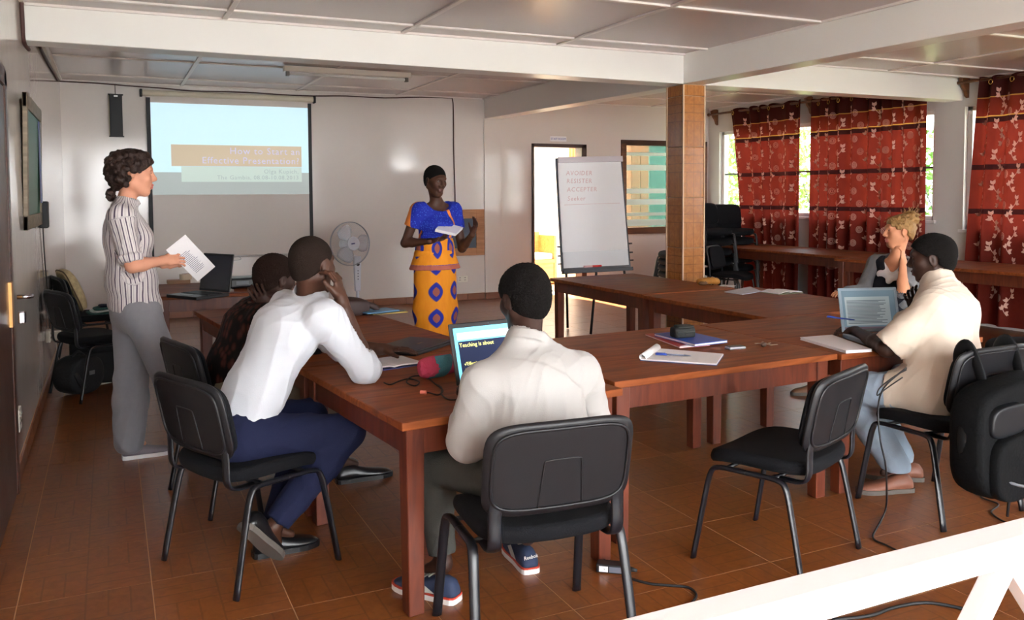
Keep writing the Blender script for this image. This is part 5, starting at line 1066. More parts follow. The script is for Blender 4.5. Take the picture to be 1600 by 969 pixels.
# ---- whole figures
def bounds(pts, pad): P = np.array(pts); return P.min(0)-pad, P.max(0)+pad
class Person:
    def __init__(s, label, base, J, skin, sc=1., female=False, group=None):
        s.t = thing('person', label, 'person', base); s.off = np.array(base, float); s.J = {k: np.asarray(v, float) for k, v in J.items()}; s.skin = skin; s.sc = sc; s.fem = female
        j = s.J; s.lat = unit(j['shR']-j['shL']); s.plat = unit(j['hipR']-j['hipL']); s.hands = []
    def torso(s, infl=0., belly=0., upto=None):
        j, c = s.J, s.sc; w = .9 if s.fem else 1.; ax = s.lat; mid = (j['shR']+j['shL'])/2; sw = np.linalg.norm(j['shR']-j['shL'])/2
        up = unit(j['neck']-j['chest']); ch = (j['chest']+mid)/2
        P = [(cap(j['pelvis'], j['waist'], .112*c*w+infl, .095*c*w+infl+belly, s.plat, 1.42), .05), (cap(j['waist'], j['chest'], .095*c*w+infl+belly, .106*c*w+infl, ax, 1.42), .05), (cap(j['chest'], ch, .106*c*w+infl, .092*c*w+infl, ax, 1.5), .05),
             (cap(j['shR']-ax*.02, j['shL']+ax*.02, .052*c*w+infl, None), .05)]
        for k in 'RL': P.append((cap(j['neck']+up*.01, j['sh'+k]*.75+mid*.25, .043*c*w+infl*.8, .045*c*w+infl), .04))
        return P
    def arm(s, k, r=1., infl=0., parts='uf'):
        j, c = s.J, s.sc*(.86 if s.fem else 1.)*r; P = []
        if 'u' in parts: P += [(cap(j['sh'+k], j['el'+k], .053*c+infl, .041*c+infl), .035)]
        if 'f' in parts: m = j['el'+k]*.7+j['wr'+k]*.3; P += [(cap(j['el'+k], m, .039*c+infl, .041*c+infl), .02), (cap(m, j['wr'+k], .041*c+infl, .0255*c+infl), .02)]
        return P
    def leg(s, k, infl=0., r=1., flare=0.):
        j, c = s.J, s.sc*r; m = j['kn'+k]*.68+j['an'+k]*.32
        return [(cap(j['hip'+k], j['kn'+k], .086*c+infl, .060*c+infl+flare*.3), .045), (cap(j['kn'+k], m, .057*c+infl+flare*.5, .058*c+infl+flare*.7), .03), (cap(m, j['an'+k], .058*c+infl+flare*.7, .039*c+infl+flare), .03)]
    def body(s, h=.009, head_h=.0048, lips=None, wide=1., hs=1.):
        j = s.J; H = head_frame(j['face'], j['up']); s.H = H; s.hc = j['head']; s.hs = hs
        keys = [k for k in j if k not in ('face', 'up')]; lo, hi = bounds([j[k] for k in keys if k != 'head'], .2); F = Field(lo, hi, h)
        for p, k in s.torso(-.012): F.put(p, k)
        neck_top = j['head']+H@(np.array((-.022, 0, -.055))*hs); nk = cap(j['neck'], neck_top, .056*s.sc*(.86 if s.fem else 1), .050*s.sc*(.86 if s.fem else 1)); F.put(nk, .03)
        for a in 'RL':
            for p, k in s.arm(a): F.put(p, k)
            for p, k in s.leg(a, -.012): F.put(p, k)
            F.put(cap(j['an'+a], j['an'+a]+unit(j['toe'+a]-j['an'+a])*.08, .03, .018), .03)
        parts = [F.mesh()]
        lo, hi = j['head']-.16*hs, j['head']+.16*hs; G = Field(np.minimum(lo, j['neck']-.05), np.maximum(hi, j['neck']+.05), head_h); put_head(G, j['head'], H, hs, wide); G.put(nk, .025); G.cut(j['neck'], j['neck']-neck_top); parts.append(G.mesh())
        for a, f, n, curl, spread, th in s.hands:
            w = j['wr'+a]; c = s.sc*(.9 if s.fem else 1); Q = hand_prims(w, f, n, a, curl, spread, c, th); G = Field(w-.22, w+.22, .0034); G.put(cap(w, w+unit(j['el'+a]-w)*.10, .0255*s.sc*(.86 if s.fem else 1), .03*s.sc*(.86 if s.fem else 1)), .02)
            for p, k in Q: G.put(p, k)
            G.cut(w+unit(j['el'+a]-w)*.09, j['el'+a]-w); parts.append(G.mesh())
        Vt, Fc, n = [], [], 0
        for v, f in parts: Vt.append(v); Fc.append(f+n); n += len(v)
        Vt, Fc = np.vstack(Vt), np.vstack(Fc); me = quick_mesh('body', Vt, Fc, s.off); me.materials.append(s.skin); me.materials.append(lips or s.skin)
        L = (Vt-j['head'])@H/hs; isl = (L[:, 0] > .072) & (np.abs(L[:, 1]) < .024) & (L[:, 2] < -.051) & (L[:, 2] > -.079); me.polygons.foreach_set('material_index', isl[Fc].all(1).astype(np.int32))
        o = link('body', me, s.skin, s.t)
        q = lambda x, y, z: j['head']+H@(np.array((x, y, z))*hs)-s.off
        for k in (-1, 1):
            e = MB().ball(q(.0775, .032*k, .0085), .0108*hs, 14).build('eye', mat('eye_white', (176, 166, 156), .35, .25), o, smooth=True); MB().ball(q(.0845, .0315*k, .0085), .0058*hs, 10).build('iris', mat('iris_dark', (24, 16, 12), .2), e, smooth=True)
            MB().tube(smooth_path([q(.088, .018*k, .027), q(.086, .034*k, .0325), q(.074, .05*k, .026)], 3), [.002, .003, .0034, .0034, .003, .002, .001], 6).build('eyebrow', s.browm, o, smooth=True)
        return o
    browm = mat('brow_dark', (24, 18, 16), .8)
    def cloth(s, name, prims, m, h=.007, ops=(), amp=.004, lam=.11, seed=1, attr=None, pad=.1, stretch=(1, 1, .55), sub=()):
        lo = np.min([p[0][1] for p in prims], 0)-pad; hi = np.max([p[0][2] for p in prims], 0)+pad; F = Field(lo, hi, h)
        for p, k in prims: F.put(p, k)
        for o in ops: F.cut(*o)
        for p, k in sub: F.put(p, k, sub=True)
        if hasattr(s, 'extra'):
            for p, k in s.extra: F.put(p, k)
        Vt, Fc = F.mesh(); me = quick_mesh(name, Vt, Fc, s.off)
        if amp: V2 = folds(Vt, normals(me), amp, lam, seed, stretch); me.vertices.foreach_set('co', (V2-s.off).astype(np.float32).ravel()); me.update()
        if attr is not None: a = me.attributes.new('pat', 'FLOAT_VECTOR', 'POINT'); a.data.foreach_set('vector', attr(Vt).astype(np.float32).ravel())
        return link(name, me, m, s.t)
    def hair(s, m, t=.008, h=.0048, line=(-.005, .82), amp=.0015, lumps=(), name='hair', lam=.02):
        H, c, hs = s.H, s.hc, s.hs; F = Field(c-.2*hs, c+.2*hs, h); q = lambda x, y, z: c+H@(np.array((x, y, z))*hs)
        F.put(ell(q(-.012, 0, .032), np.array((.099, .077, .086))*hs+t, H), .01); F.put(ell(q(-.045, 0, -.02), np.array((.055, .060, .065))*hs+t*.7, H), .03)
        R = H
        def line_fn(X, Y, Z):
            x, y, z = X-c[0], Y-c[1], Z-c[2]; lx = (x*R[0, 0]+y*R[1, 0]+z*R[2, 0])/hs; ly = (x*R[0, 1]+y*R[1, 1]+z*R[2, 1])/hs; lz = (x*R[0, 2]+y*R[1, 2]+z*R[2, 2])/hs
            d = (line[0]+line[1]*lx-lz)*.77; ear = .030-np.sqrt((lx+.002)**2+(lz+.008)**2+0*ly)
            return np.maximum(d, ear)*hs
        F.clip(line_fn)
        for p, r in lumps: F.put(ell(q(*p), (r, r, r)), .006)
        Vt, Fc = F.mesh(); me = quick_mesh(name, Vt, Fc, s.off)
        if amp: V2 = folds(Vt, normals(me), amp, lam, 3, (1, 1, 1)); me.vertices.foreach_set('co', (V2-s.off).astype(np.float32).ravel()); me.update()
        return link(name, me, m, s.t)
def skinm(name, col, rough=.5): return mat(name, col, rough+.08, .28, var=(8, .06), bump=(90, .06))
sk_d = skinm('skin_dark', (70, 43, 31), .42); sk_d2 = skinm('skin_darker', (54, 34, 27), .42); sk_l = skinm('skin_light', (206, 146, 118)); sk_t = skinm('skin_tanned', (200, 138, 104))
lip_d = mat('lip_dark', (78, 42, 38), .4); lip_l = mat('lip_rose', (186, 104, 92), .4)
hr_b = mat('hair_black', (17, 14, 13), .9, .15, bump=(260, .9)); hr_s = mat('hair_cropped', (34, 24, 19), .9, .15, bump=(300, .5), var=(60, .25)); hr_br = mat('hair_dark_brown', (40, 23, 16), .55, .35, bump=(120, .6), var=(30, .3)); hr_bl = mat('hair_blonde', (150, 114, 68), .5, .35, bump=(140, .6), var=(30, .3))
def cotton(name, col, **k): return mat(name, col, .85, .2, bump=(350, .15), sheen=.15, **k)
whs = cotton('white_shirt', (192, 196, 203)); crs = cotton('cream_shirt', (166, 164, 161)); pks = cotton('pale_peach_shirt', (204, 190, 174))
Y_ = at_y
mid = lambda a, b, t=.5: np.asarray(a)*(1-t)+np.asarray(b)*t

# ---- the man in the white shirt, leaning on the near left table
J = dict(pelvis=(.44, 3.60, .535), waist=(.53, 3.62, .70), chest=(.66, 3.645, .93), neck=(.765, 3.655, 1.065), head=Y_(488, 414, 3.62), face=(.80, .58, -.10), up=(.12, .14, 1), shR=(.79, 3.475, .995), shL=(.70, 3.86, 1.0),
         elR=(.955, 3.50, .765), wrR=(.845, 3.50, 1.04), elL=(.98, 3.98, .775), wrL=(1.14, 3.86, .775), hipR=(.45, 3.50, .525), hipL=(.41, 3.70, .525), knR=(.885, 3.535, .50), knL=(.80, 3.86, .50), anR=(.56, 3.46, .17), anL=(.585, 3.62, .10), toeR=(.6, 3.5, .02), toeL=(.74, 3.62, .03))
p = Person('man in a white shirt and navy trousers leaning on the table, head on his hand', (.49, 3.59, 0), J, sk_d)
p.hands = [('R', unit(V(-.15, .10, 1)), unit(V(-.6, .5, .1)), (.55, .7, .5), .03, (.8, .5, .3)), ('L', unit(V(.9, -.4, 0)), V(0, 0, -1), (.15, .2, .1), .06, (.6, .7, .2))]
j = p.J; j['wrR'] = Y_(533, 468, 3.50); p.body(lips=lip_d, wide=1.3); p.hair(hr_s, .004, amp=.0006)
tors = p.torso(.016)+p.arm('R', 1., .024, 'u')+p.arm('L', 1., .022, 'u')+[(cap(j['elR'], mid(j['elR'], j['wrR'], .10), .066, .060), .03), (cap(j['elL'], mid(j['elL'], j['wrL'], .3), .062, .055), .03)]
H = p.H; nk = j['head']+H@np.array((-.022, 0, -.055)); nd_ = unit(nk-j['neck'])
shirt = p.cloth('shirt', tors+[(ring(j['neck']+nd_*.022, nd_, .067, .008, .024), .006)], whs, .0066, ops=[(mid(j['pelvis'], j['waist'], .18), j['pelvis']-j['waist'], 9.)], sub=[(cap(j['neck']+nd_*.01, nk, .06, .056), .006), (cap(mid(j['elR'], j['wrR'], .13), j['wrR'], .052, .05), .006)], amp=.0062, lam=.13, seed=11)
p.cloth('trousers', p.leg('R', .016)+p.leg('L', .016)+[(cap(j['pelvis'], mid(j['pelvis'], j['waist'], .35), .122, .112, p.plat, 1.42), .05)], mat('navy_trousers', (24, 29, 56), .85, .2, bump=(300, .2)), .0075, ops=[(mid(j['anR'], j['knR'], .05), j['anR']-j['knR'], .14), (mid(j['anL'], j['knL'], .05), j['anL']-j['knL'], .14)], amp=.005, lam=.12, seed=4)
blsh = mat('black_leather', (20, 20, 22), .3); gsole = mat('grey_sole', (92, 86, 80), .8)
shoe(p.t, (.43, 3.355, .225), (.60, 3.49, .0), unit(V(.55, .55, .6)), (blsh, gsole)); shoe(p.t, (.50, 3.61, .0), (.76, 3.63, .0), V(0, 0, 1), (blsh, blsh))

# ---- the person in the patterned blouse behind him
J = dict(pelvis=(.52, 4.43, .52), waist=(.54, 4.44, .66), chest=(.63, 4.46, .83), neck=(.70, 4.47, .945), head=Y_(430, 435, 4.46), face=(.92, .38, -.1), up=(.2, 0, 1), shR=(.68, 4.28, .885), shL=(.66, 4.66, .885),
         elR=(.90, 4.26, .76), wrR=Y_(420, 484, 4.34), elL=(.96, 4.66, .765), wrL=(1.12, 4.55, .765), hipR=(.53, 4.33, .52), hipL=(.51, 4.53, .52), knR=(.92, 4.38, .50), knL=(.86, 4.62, .50), anR=(1.06, 4.37, .11), anL=(.95, 4.62, .10), toeR=(1.3, 4.37, .03), toeL=(1.2, 4.62, .03))
p = Person('person in a dark red patterned blouse bending over the table behind the white-shirted man', (.45, 4.44, 0), J, sk_d2, .97)
p.hands = [('R', unit(V(-.5, .1, .85)), unit(V(.2, .9, .1)), (.35, .4, .3), .06, (.7, .6, .3))]
j = p.J; p.body(lips=lip_d, wide=1.2); p.hair(mat('hair_soft_brown_black', (36, 22, 17), .9, .15, bump=(200, .9)), .012, amp=.003)
pt = mat('patterned_blouse', (60, 30, 26), .8, .2); nt = pt.node_tree; b = nt.nodes['Principled BSDF']; tc = nd(nt, 'ShaderNodeTexCoord'); mp = nd(nt, 'ShaderNodeMapping'); mp.inputs['Scale'].default_value = (34, 34, 16); mp.inputs['Rotation'].default_value = (0, .5, 0); nt.links.new(tc.outputs['Object'], mp.inputs[0])
vo = nd(nt, 'ShaderNodeTexVoronoi', i_Scale=1.); nt.links.new(mp.outputs[0], vo.inputs['Vector']); rp_ = nd(nt, 'ShaderNodeValToRGB'); e = rp_.color_ramp.elements; e[0].position = .0; e[0].color = lin(92, 58, 50); e[1].position = .72; e[1].color = lin(18, 14, 16); x_ = e.new(.35); x_.color = lin(66, 32, 26); x_ = e.new(.5); x_.color = lin(24, 18, 18)
nt.links.new(vo.outputs['Distance'], rp_.inputs[0]); nt.links.new(mixc(nt, .15, rp_.outputs[0], vo.outputs['Color'], 'MULTIPLY'), b.inputs['Base Color'])
p.cloth('blouse', p.torso(.022)+p.arm('R', 1., .026, 'u')+p.arm('L', 1., .026, 'u')+[(cap(j['elR'], mid(j['elR'], j['wrR'], .4), .06, .05), .03), (cap(j['elL'], mid(j['elL'], j['wrL'], .6), .06, .05), .03)], pt, .008, ops=[(mid(j['pelvis'], j['waist'], -.1), j['pelvis']-j['waist'], 9.)], amp=.006, lam=.14, seed=5)
p.cloth('trousers', p.leg('R', .018)+p.leg('L', .018)+[(cap(j['pelvis'], j['waist'], .115, .10, p.plat, 1.4), .05)], mat('khaki_trousers', (112, 100, 84), .85, .2), .009, ops=[(mid(j['anR'], j['knR'], .06), j['anR']-j['knR'], .14), (mid(j['anL'], j['knL'], .06), j['anL']-j['knL'], .14)], amp=.005, seed=6)
shoe(p.t, (1.03, 4.36, 0), (1.33, 4.37, 0), V(0, 0, 1), (blsh, blsh), .30, .95); shoe(p.t, (.92, 4.62, 0), (1.2, 4.63, 0), V(0, 0, 1), (blsh, blsh), .29)

# ---- the man in cream seen from behind
J = dict(pelvis=(1.31, 2.59, .545), waist=(1.315, 2.60, .70), chest=(1.325, 2.67, .825), neck=(1.335, 2.735, .972), head=Y_(819, 467, 2.80), face=(-.16, .96, -.25), up=(-.02, .25, 1), shL=(1.145, 2.69, .84), shR=(1.53, 2.68, .845),
         elL=(1.085, 2.68, .655), wrL=(1.20, 2.93, .765), elR=(1.60, 2.72, .66), wrR=(1.46, 2.98, .765), hipL=(1.21, 2.62, .525), hipR=(1.41, 2.60, .525), knL=(1.075, 3.0, .485), knR=(1.46, 3.06, .47), anL=(1.085, 2.93, .13), anR=(1.475, 3.02, .13), toeL=(.95, 3.1, .03), toeR=(1.5, 3.25, .03))
p = Person('man in a cream shirt seen from behind at the open cyan-screen laptop', (1.3, 2.6, 0), J, sk_d2)
p.hands = [('L', unit(V(.25, .95, -.05)), V(0, 0, -1), (.3, .4, .3), .05, (.6, .7, .3)), ('R', unit(V(-.35, .9, -.05)), V(0, 0, -1), (.3, .4, .3), .05, (.6, .7, .3))]
j = p.J; p.body(lips=lip_d, wide=1.3, hs=1.0); p.hair(hr_b, .013, amp=.002, line=(-.022, 1.0))
H = p.H; nk = j['head']+H@np.array((-.022, 0, -.055)); nd_ = unit(nk-j['neck'])
p.cloth('shirt', p.torso(.020)+p.arm('L', 1., .024)+p.arm('R', 1., .024)+[(cap(j['elL'], mid(j['elL'], j['wrL'], .3), .068, .058), .03), (ring(j['neck']+nd_*.010-H[:, 0]*.008, nd_, .070, .0085, .020), .006)], crs, .0062, ops=[(j['pelvis']-V(0, 0, .085), j['pelvis']-j['waist'], 9.), (mid(j['elL'], j['wrL'], .72), j['wrL']-j['elL'], .1), (mid(j['elR'], j['wrR'], .72), j['wrR']-j['elR'], .1)], sub=[(cap(j['neck']+nd_*.012, nk, .059, .055), .006)], amp=.0055, lam=.12, seed=21)
p.cloth('trousers', p.leg('R', .012, .95)+p.leg('L', .012, .95)+[(cap(j['pelvis'], j['waist'], .115, .10, p.plat, 1.4), .05)], mat('grey_green_trousers', (66, 66, 62), .85, .2, bump=(260, .25)), .0072, ops=[(mid(j['anR'], j['knR'], .1), j['anR']-j['knR'], .14), (mid(j['anL'], j['knL'], .1), j['anL']-j['knL'], .14)], amp=.004, seed=8)
snv = mat('navy_suede', (38, 50, 78), .8); snw = mat('sneaker_white', (224, 222, 220), .5); sng = mat('sneaker_grey', (170, 168, 162), .7); snr = mat('sneaker_red', (190, 66, 50), .5)
shoe(p.t, (1.12, 2.875, 0), (.95, 3.11, 0), V(0, 0, 1), (snv, snw, sng, snr), .285, 1.05, style='sneaker'); s2 = shoe(p.t, (1.468, 2.965, 0), (1.50, 3.25, 0), V(0, 0, 1), (snv, snw, sng, snr), .285, 1.05, style='sneaker')
tx_ = text_mesh('heel_lettering', 'Reebok', .021, snw, s2, (1.466, 2.9655, .062), rotz(.1)@STAND@rotx(-.12), .001); tx_.matrix_parent_inverse = Matrix.Translation(-Vector(p.t.location))

# ---- the man in the pale peach shirt on the right
J = dict(pelvis=(3.60, 2.83, .53), waist=(3.66, 2.86, .70), chest=(3.72, 2.90, .90), neck=(3.745, 2.965, 1.045), head=Y_(1456, 404, 3.0), face=(-.62, .76, -.12), up=(-.12, .16, 1), shL=(3.555, 2.835, .945), shR=(3.90, 3.03, .95),
         elL=(3.40, 2.97, .735), wrL=Y_(1336, 518, 3.36), elR=(3.88, 3.30, .745), wrR=Y_(1434, 487, 3.20), hipL=(3.50, 2.84, .525), hipR=(3.68, 2.90, .525), knL=(3.36, 3.18, .50), knR=(3.62, 3.32, .50), anL=(3.55, 3.03, .12), anR=(3.72, 3.14, .11), toeL=(3.36, 3.08, .03), toeR=(3.55, 3.25, .03))
p = Person('man in a pale peach short-sleeved shirt writing, one hand at his mouth', (3.6, 2.85, 0), J, sk_d2, 1.02)
p.hands = [('L', unit(V(-.35, .9, -.05)), unit(V(.3, .2, -1)), (.75, .85, .5), .03, (.75, .45, .55)), ('R', unit(V(-.34, .2, .9)), unit(V(-.5, -.75, .1)), (.45, .5, .3), .05, (.7, .6, .3))]
j = p.J; p.body(lips=lip_d, wide=1.35, head_h=.0045); p.hair(hr_b, .011, amp=.002, h=.0045)
H = p.H; nk = j['head']+H@np.array((-.022, 0, -.055)); nd_ = unit(nk-j['neck'])
eL, eR = mid(j['shL'], j['elL'], .98), mid(j['shR'], j['elR'], .9); tail = [(cap(j['waist'], j['pelvis']+V(0, 0, -.03), .135, .150, p.plat, 1.35), .05), (cap(j['pelvis']+V(-.06, .0, .02), mid(j['hipL'], j['knL'], .38), .135, .105), .05), (cap(j['pelvis'], mid(j['hipR'], j['knR'], .30), .13, .105), .05)]
p.cloth('shirt', p.torso(.032, .014)+[(cap(j['shL'], eL, .072, .082), .04), (cap(j['shR'], eR, .072, .08), .04), (ring(j['neck']+nd_*.014, nd_, .070, .006, .024), .010)]+tail, pks, .0062, ops=[(eL-unit(j['elL']-j['shL'])*.004, j['elL']-j['shL'], .12), (eR, j['elR']-j['shR'], .12), (V(3.6, 2.85, .447), V(.25, 0, -1), 9.), (mid(j['hipL'], j['knL'], .42), j['knL']-j['hipL'], .25)], sub=[(cap(mid(j['shL'], j['elL'], .85), j['elL']+unit(j['elL']-j['shL'])*.1, .07, .076), .004), (cap(j['neck']+nd_*.012, nk, .062, .058), .006)], amp=.0062, lam=.13, seed=31)
p.cloth('jeans', p.leg('R', .02)+p.leg('L', .02, 1., .012)+[(cap(j['pelvis'], j['waist'], .115, .10, p.plat, 1.4), .05)], mat('light_blue_jeans', (150, 168, 186), .85, .2, var=(5, .12), bump=(300, .25)), .0075, ops=[(j['anR']-V(0, 0, .03), V(0, 0, -1), .14), (j['anL']-V(0, 0, .03), V(0, 0, -1), .14)], amp=.008, lam=.12, seed=9)
brs = mat('brown_leather_shoe', (132, 84, 66), .5, var=(9, .2)); shoe(p.t, (3.60, 2.98, 0), (3.34, 3.07, 0), V(0, 0, 1), (brs, gsole), .285, 1.05); shoe(p.t, (3.78, 3.06, 0), (3.55, 3.24, 0), V(0, 0, 1), (brs, gsole), .285, 1.05)
hL = p.J['wrL']; pen_('blue pen in the writing hand of the pale-shirted man', Y_(1292, 495, 3.44), Y_(1336, 500, 3.36), bluep)

# ---- the blonde woman in the grey cardigan
K = .93; B = lambda px, py, y: Y_(px, py, y*K)
J = dict(pelvis=(5.30, 4.55, .53), waist=(5.24, 4.545, .70), chest=B(1392, 450, 4.85), neck=B(1398, 408, 4.84), head=B(1405, 362, 4.85), face=(-.90, .46, .0), up=(.05, .0, 1), shR=B(1370, 412, 5.02), shL=B(1428, 420, 4.66),
         elR=B(1348, 455, 4.98), wrR=(4.85, 4.62, .765), elL=B(1410, 456, 4.56), wrL=B(1411, 408, 4.62), hipR=(5.29, 4.64, .53), hipL=(5.31, 4.45, .53), knR=(4.86, 4.66, .50), knL=(4.86, 4.46, .50), anR=(4.72, 4.72, .1), anL=(4.8, 4.5, .1), toeR=(4.5, 4.75, .03), toeL=(4.6, 4.5, .03))
p = Person('blonde woman in a grey cardigan with white collar, cheek on her hand', (5.27, 4.55, 0), J, sk_t, .97, True)
p.browm = mat('brow_fair', (140, 100, 62), .8); p.hands = [('L', unit(V(.05, .1, 1)), unit(V(-.35, .9, 0)), (.6, .9, .5), .03, (.7, .5, .3)), ('R', unit(V(-.9, -.2, 0)), V(0, 0, -1), (.2, .3, .2), .06, (.6, .7, .3))]
j = p.J; p.body(lips=lip_l)
rr = np.random.default_rng(12); lumps = []
for k in range(60):
    d = unit(rr.normal(0, 1, 3)); lumps.append(((-.085+.05*d[0], .0+.05*d[1], .095+.045*d[2]), .013+.008*rr.random()))
for k in range(110):
    a = rr.uniform(.5, 2*PI-.5); z = rr.uniform(-.02, .12); q_ = math.sqrt(max(.05, 1-((z-.03)/.1)**2)); lumps.append(((-.012+.1*q_*math.cos(a), .079*q_*math.sin(a), z), .010+.005*rr.random()))
lumps = [l for l in lumps if l[0][2] > -.002+.72*l[0][0] and not (abs(l[0][0]) < .045 and l[0][2] < .03)]
p.hair(hr_bl, .010, amp=.003, lumps=lumps, line=(-.002, .72), lam=.03)
hb_ = MB()
for k in range(120):
    d = unit(rr.normal(0, 1, 3)); c0 = p.hc+p.H@(V(-.085, 0, .095)+d*.055) if k < 64 else p.hc+p.H@V(*(lambda a, z: (.07*math.cos(a)-.0, .075*math.sin(a), z))(rr.uniform(.6, 5.6), rr.uniform(.05, .11)))
    e = p.H@unit(d+rr.normal(0, .4, 3)); s_ = unit(np.cross(e, rr.normal(0, 1, 3))); hb_.tube([c0+e*.008*i+s_*.007*math.sin(i*1.4)-p.off for i in range(6)], [.0022]*5+[.0008], 5)
c_ = hb_.build('hair_curl', hr_bl, p.t, smooth=True); c_['kind'] = 'stuff'
cg = cotton('grey_cardigan', (104, 104, 106)); H = p.H; nk = j['head']+H@np.array((-.022, 0, -.055)); tf = unit(V(-.9, -.4, 0)); nb_ = j['neck']
p.cloth('dress', p.torso(.010)+[(cap(j['hipR'], j['knR'], .10, .085), .06), (cap(j['hipL'], j['knL'], .10, .085), .06), (cap(j['pelvis'], j['waist'], .12, .1, p.plat, 1.45), .05)], mat('dark_dress', (26, 28, 36), .85, .2), .0075, sub=[(cap(nb_+V(0, 0, .02), nb_+tf*.10+V(0, 0, -.05), .075, .05), .01), (cap(nb_, nk+V(0, 0, .05), .07, .07), .01)], amp=.003, seed=13)
p.cloth('white_collar', [(cap(nb_+p.lat*.085+V(0, 0, -.01), nb_+tf*.115+V(0, 0, -.14), .028, .020), .02), (cap(nb_-p.lat*.085+V(0, 0, -.01), nb_+tf*.115+V(0, 0, -.14), .028, .020), .02), (cap(nb_+p.lat*.09+tf*.09+V(0, 0, -.10), nb_-p.lat*.09+tf*.085+V(0, 0, -.10), .030, .030), .03)], cotton('white_blouse', (232, 230, 230)), .006, sub=[(cap(nb_+V(0, 0, .03), nb_+tf*.13+V(0, 0, -.06), .07, .035), .01), (cap(nb_, nk+V(0, 0, .05), .06, .06), .01)], amp=.002, seed=2)
sl_ = []
for k in 'RL': sl_ += [(cap(j['sh'+k]+V(0, 0, .005), j['el'+k], .063, .054), .03)]
sl_ += [(cap(j['elR'], mid(j['elR'], j['wrR'], .8), .052, .044), .02), (cap(j['neck']-tf*.05+V(0, 0, -.03), j['waist']-tf*.03, .09, .10, p.lat, 1.6), .04)]+[(cap(j['sh'+k], j['waist']+p.lat*(.12 if k == 'R' else -.12), .06, .07), .04) for k in 'RL']
p.cloth('cardigan', sl_, cg, .007, ops=[(mid(j['shL'], j['elL'], .8), j['elL']-j['shL'], .1)], sub=[(cap(nb_+tf*.20+V(0, 0, .08), j['waist']+tf*.22, .12, .11, p.lat, .9), .01), (cap(nb_, nk+V(0, 0, .05), .072, .072), .01)], amp=.004, lam=.09, seed=14)
sdl = mat('sandal_tan', (120, 84, 62), .6); shoe(p.t, (4.76, 4.73, 0), (4.5, 4.8, 0), V(0, 0, 1), (sdl, gsole), .25, .9); shoe(p.t, (4.86, 4.50, 0), (4.6, 4.52, 0), V(0, 0, 1), (sdl, gsole), .25, .9)

# ---- the woman standing at the left with sheets of paper
J = dict(pelvis=(.115, 5.15, .87), waist=(.10, 5.15, 1.04), chest=(.085, 5.15, 1.27), neck=(.085, 5.15, 1.455), head=Y_(209, 272, 5.15), face=(1, -.06, -.05), up=(.05, 0, 1), shR=(.055, 4.985, 1.385), shL=(.075, 5.315, 1.385),
         elR=Y_(207, 416, 4.93), wrR=Y_(256, 407, 4.99), elL=(.14, 5.37, 1.13), wrL=Y_(257, 412, 5.10), hipR=(.14, 5.06, .86), hipL=(.10, 5.24, .86), knR=(.285, 5.02, .47), knL=(.085, 5.27, .46), anR=(.43, 4.985, .10), anL=(.065, 5.30, .10), toeR=(.5, 4.95, .03), toeL=(.27, 5.32, .03))
p = Person('woman with dark curly hair in a striped shirt and grey trousers, standing with papers', (.15, 5.15, 0), J, sk_l, 1., True)
p.hands = [('R', unit(V(.97, .1, .05)), unit(V(0, .8, -.5)), (.45, .5, .4), .03, (.8, .4, .4)), ('L', unit(V(.95, -.12, .1)), unit(V(.1, -.9, .4)), (.5, .6, .4), .03, (.8, .4, .4))]
p.browm = hr_br; j = p.J; p.body(lips=lip_l, head_h=.0046)
rr = np.random.default_rng(4); lumps = []
for k in range(190):
    a = rr.uniform(-PI, PI); z = rr.uniform(-.075, .115); x = -.022+.118*math.cos(a)*math.sqrt(max(0, 1-((z-.02)/.115)**2)); y = .098*math.sin(a)*math.sqrt(max(0, 1-((z-.02)/.115)**2))
    if z < .02+.95*x-.02 and x > .0: continue
    lumps.append(((x, y, z), .014+.010*rr.random()))
for k in range(14): lumps.append(((-.10-.02*rr.random(), .03*rr.normal(), -.10-.045*rr.random()), .014+.007*rr.random()))
p.hair(hr_br, .024, amp=.003, lumps=lumps, line=(-.03, .95), lam=.03)
st = cotton('striped_shirt', (206, 198, 196)); nt = st.node_tree; b = nt.nodes['Principled BSDF']; at = nd(nt, 'ShaderNodeAttribute', attribute_name='pat'); sp = nd(nt, 'ShaderNodeSeparateXYZ'); nt.links.new(at.outputs['Vector'], sp.inputs[0])
an = math_(nt, 'MULTIPLY', math_(nt, 'ARCTAN2', sp.outputs[1], sp.outputs[0]), sp.outputs[2]); fr = math_(nt, 'FRACT', an); l1 = math_(nt, 'LESS_THAN', fr, .24); l2 = math_(nt, 'LESS_THAN', math_(nt, 'ABSOLUTE', math_(nt, 'SUBTRACT', fr, .55)), .06)
nt.links.new(mixc(nt, math_(nt, 'MULTIPLY', l2, .35), mixc(nt, l1, lin(206, 198, 196), lin(84, 72, 88)), lin(84, 72, 88)), b.inputs['Base Color'])
def pat_w(P):
    j = p.J; out = np.zeros((len(P), 3)); Q = P-np.array((.09, 5.15, 0)); out[:, 0], out[:, 1], out[:, 2] = -Q[:, 1], Q[:, 0]*1.2, 5.4
    for k in 'RL':
        a, e = j['sh'+k], j['el'+k]; d = e-a; L = d@d; t = (P-a)@d/L; R = P-a-np.clip(t, 0, 1.1)[:, None]*d; dist = np.linalg.norm(R, axis=1); m = (dist < .085) & (t > .05) & (np.abs(P[:, 1]-5.15) > .125)
        u = unit(np.cross(d, (1, 0, 0))); w = unit(np.cross(d, u)); out[m, 0], out[m, 1], out[m, 2] = -(R@w)[m], (R@u)[m], 2.4
    return out
H = p.H; nk = j['head']+H@np.array((-.022, 0, -.055)); nd_ = unit(nk-j['neck'])
prm = p.torso(.018, .02)+[(cap(j['pelvis'], j['pelvis']-V(0, 0, .02), .135, .14, p.plat, 1.25), .05), (cap((.15, 5.08, 1.26), (.15, 5.22, 1.26), .06, .06), .05)]
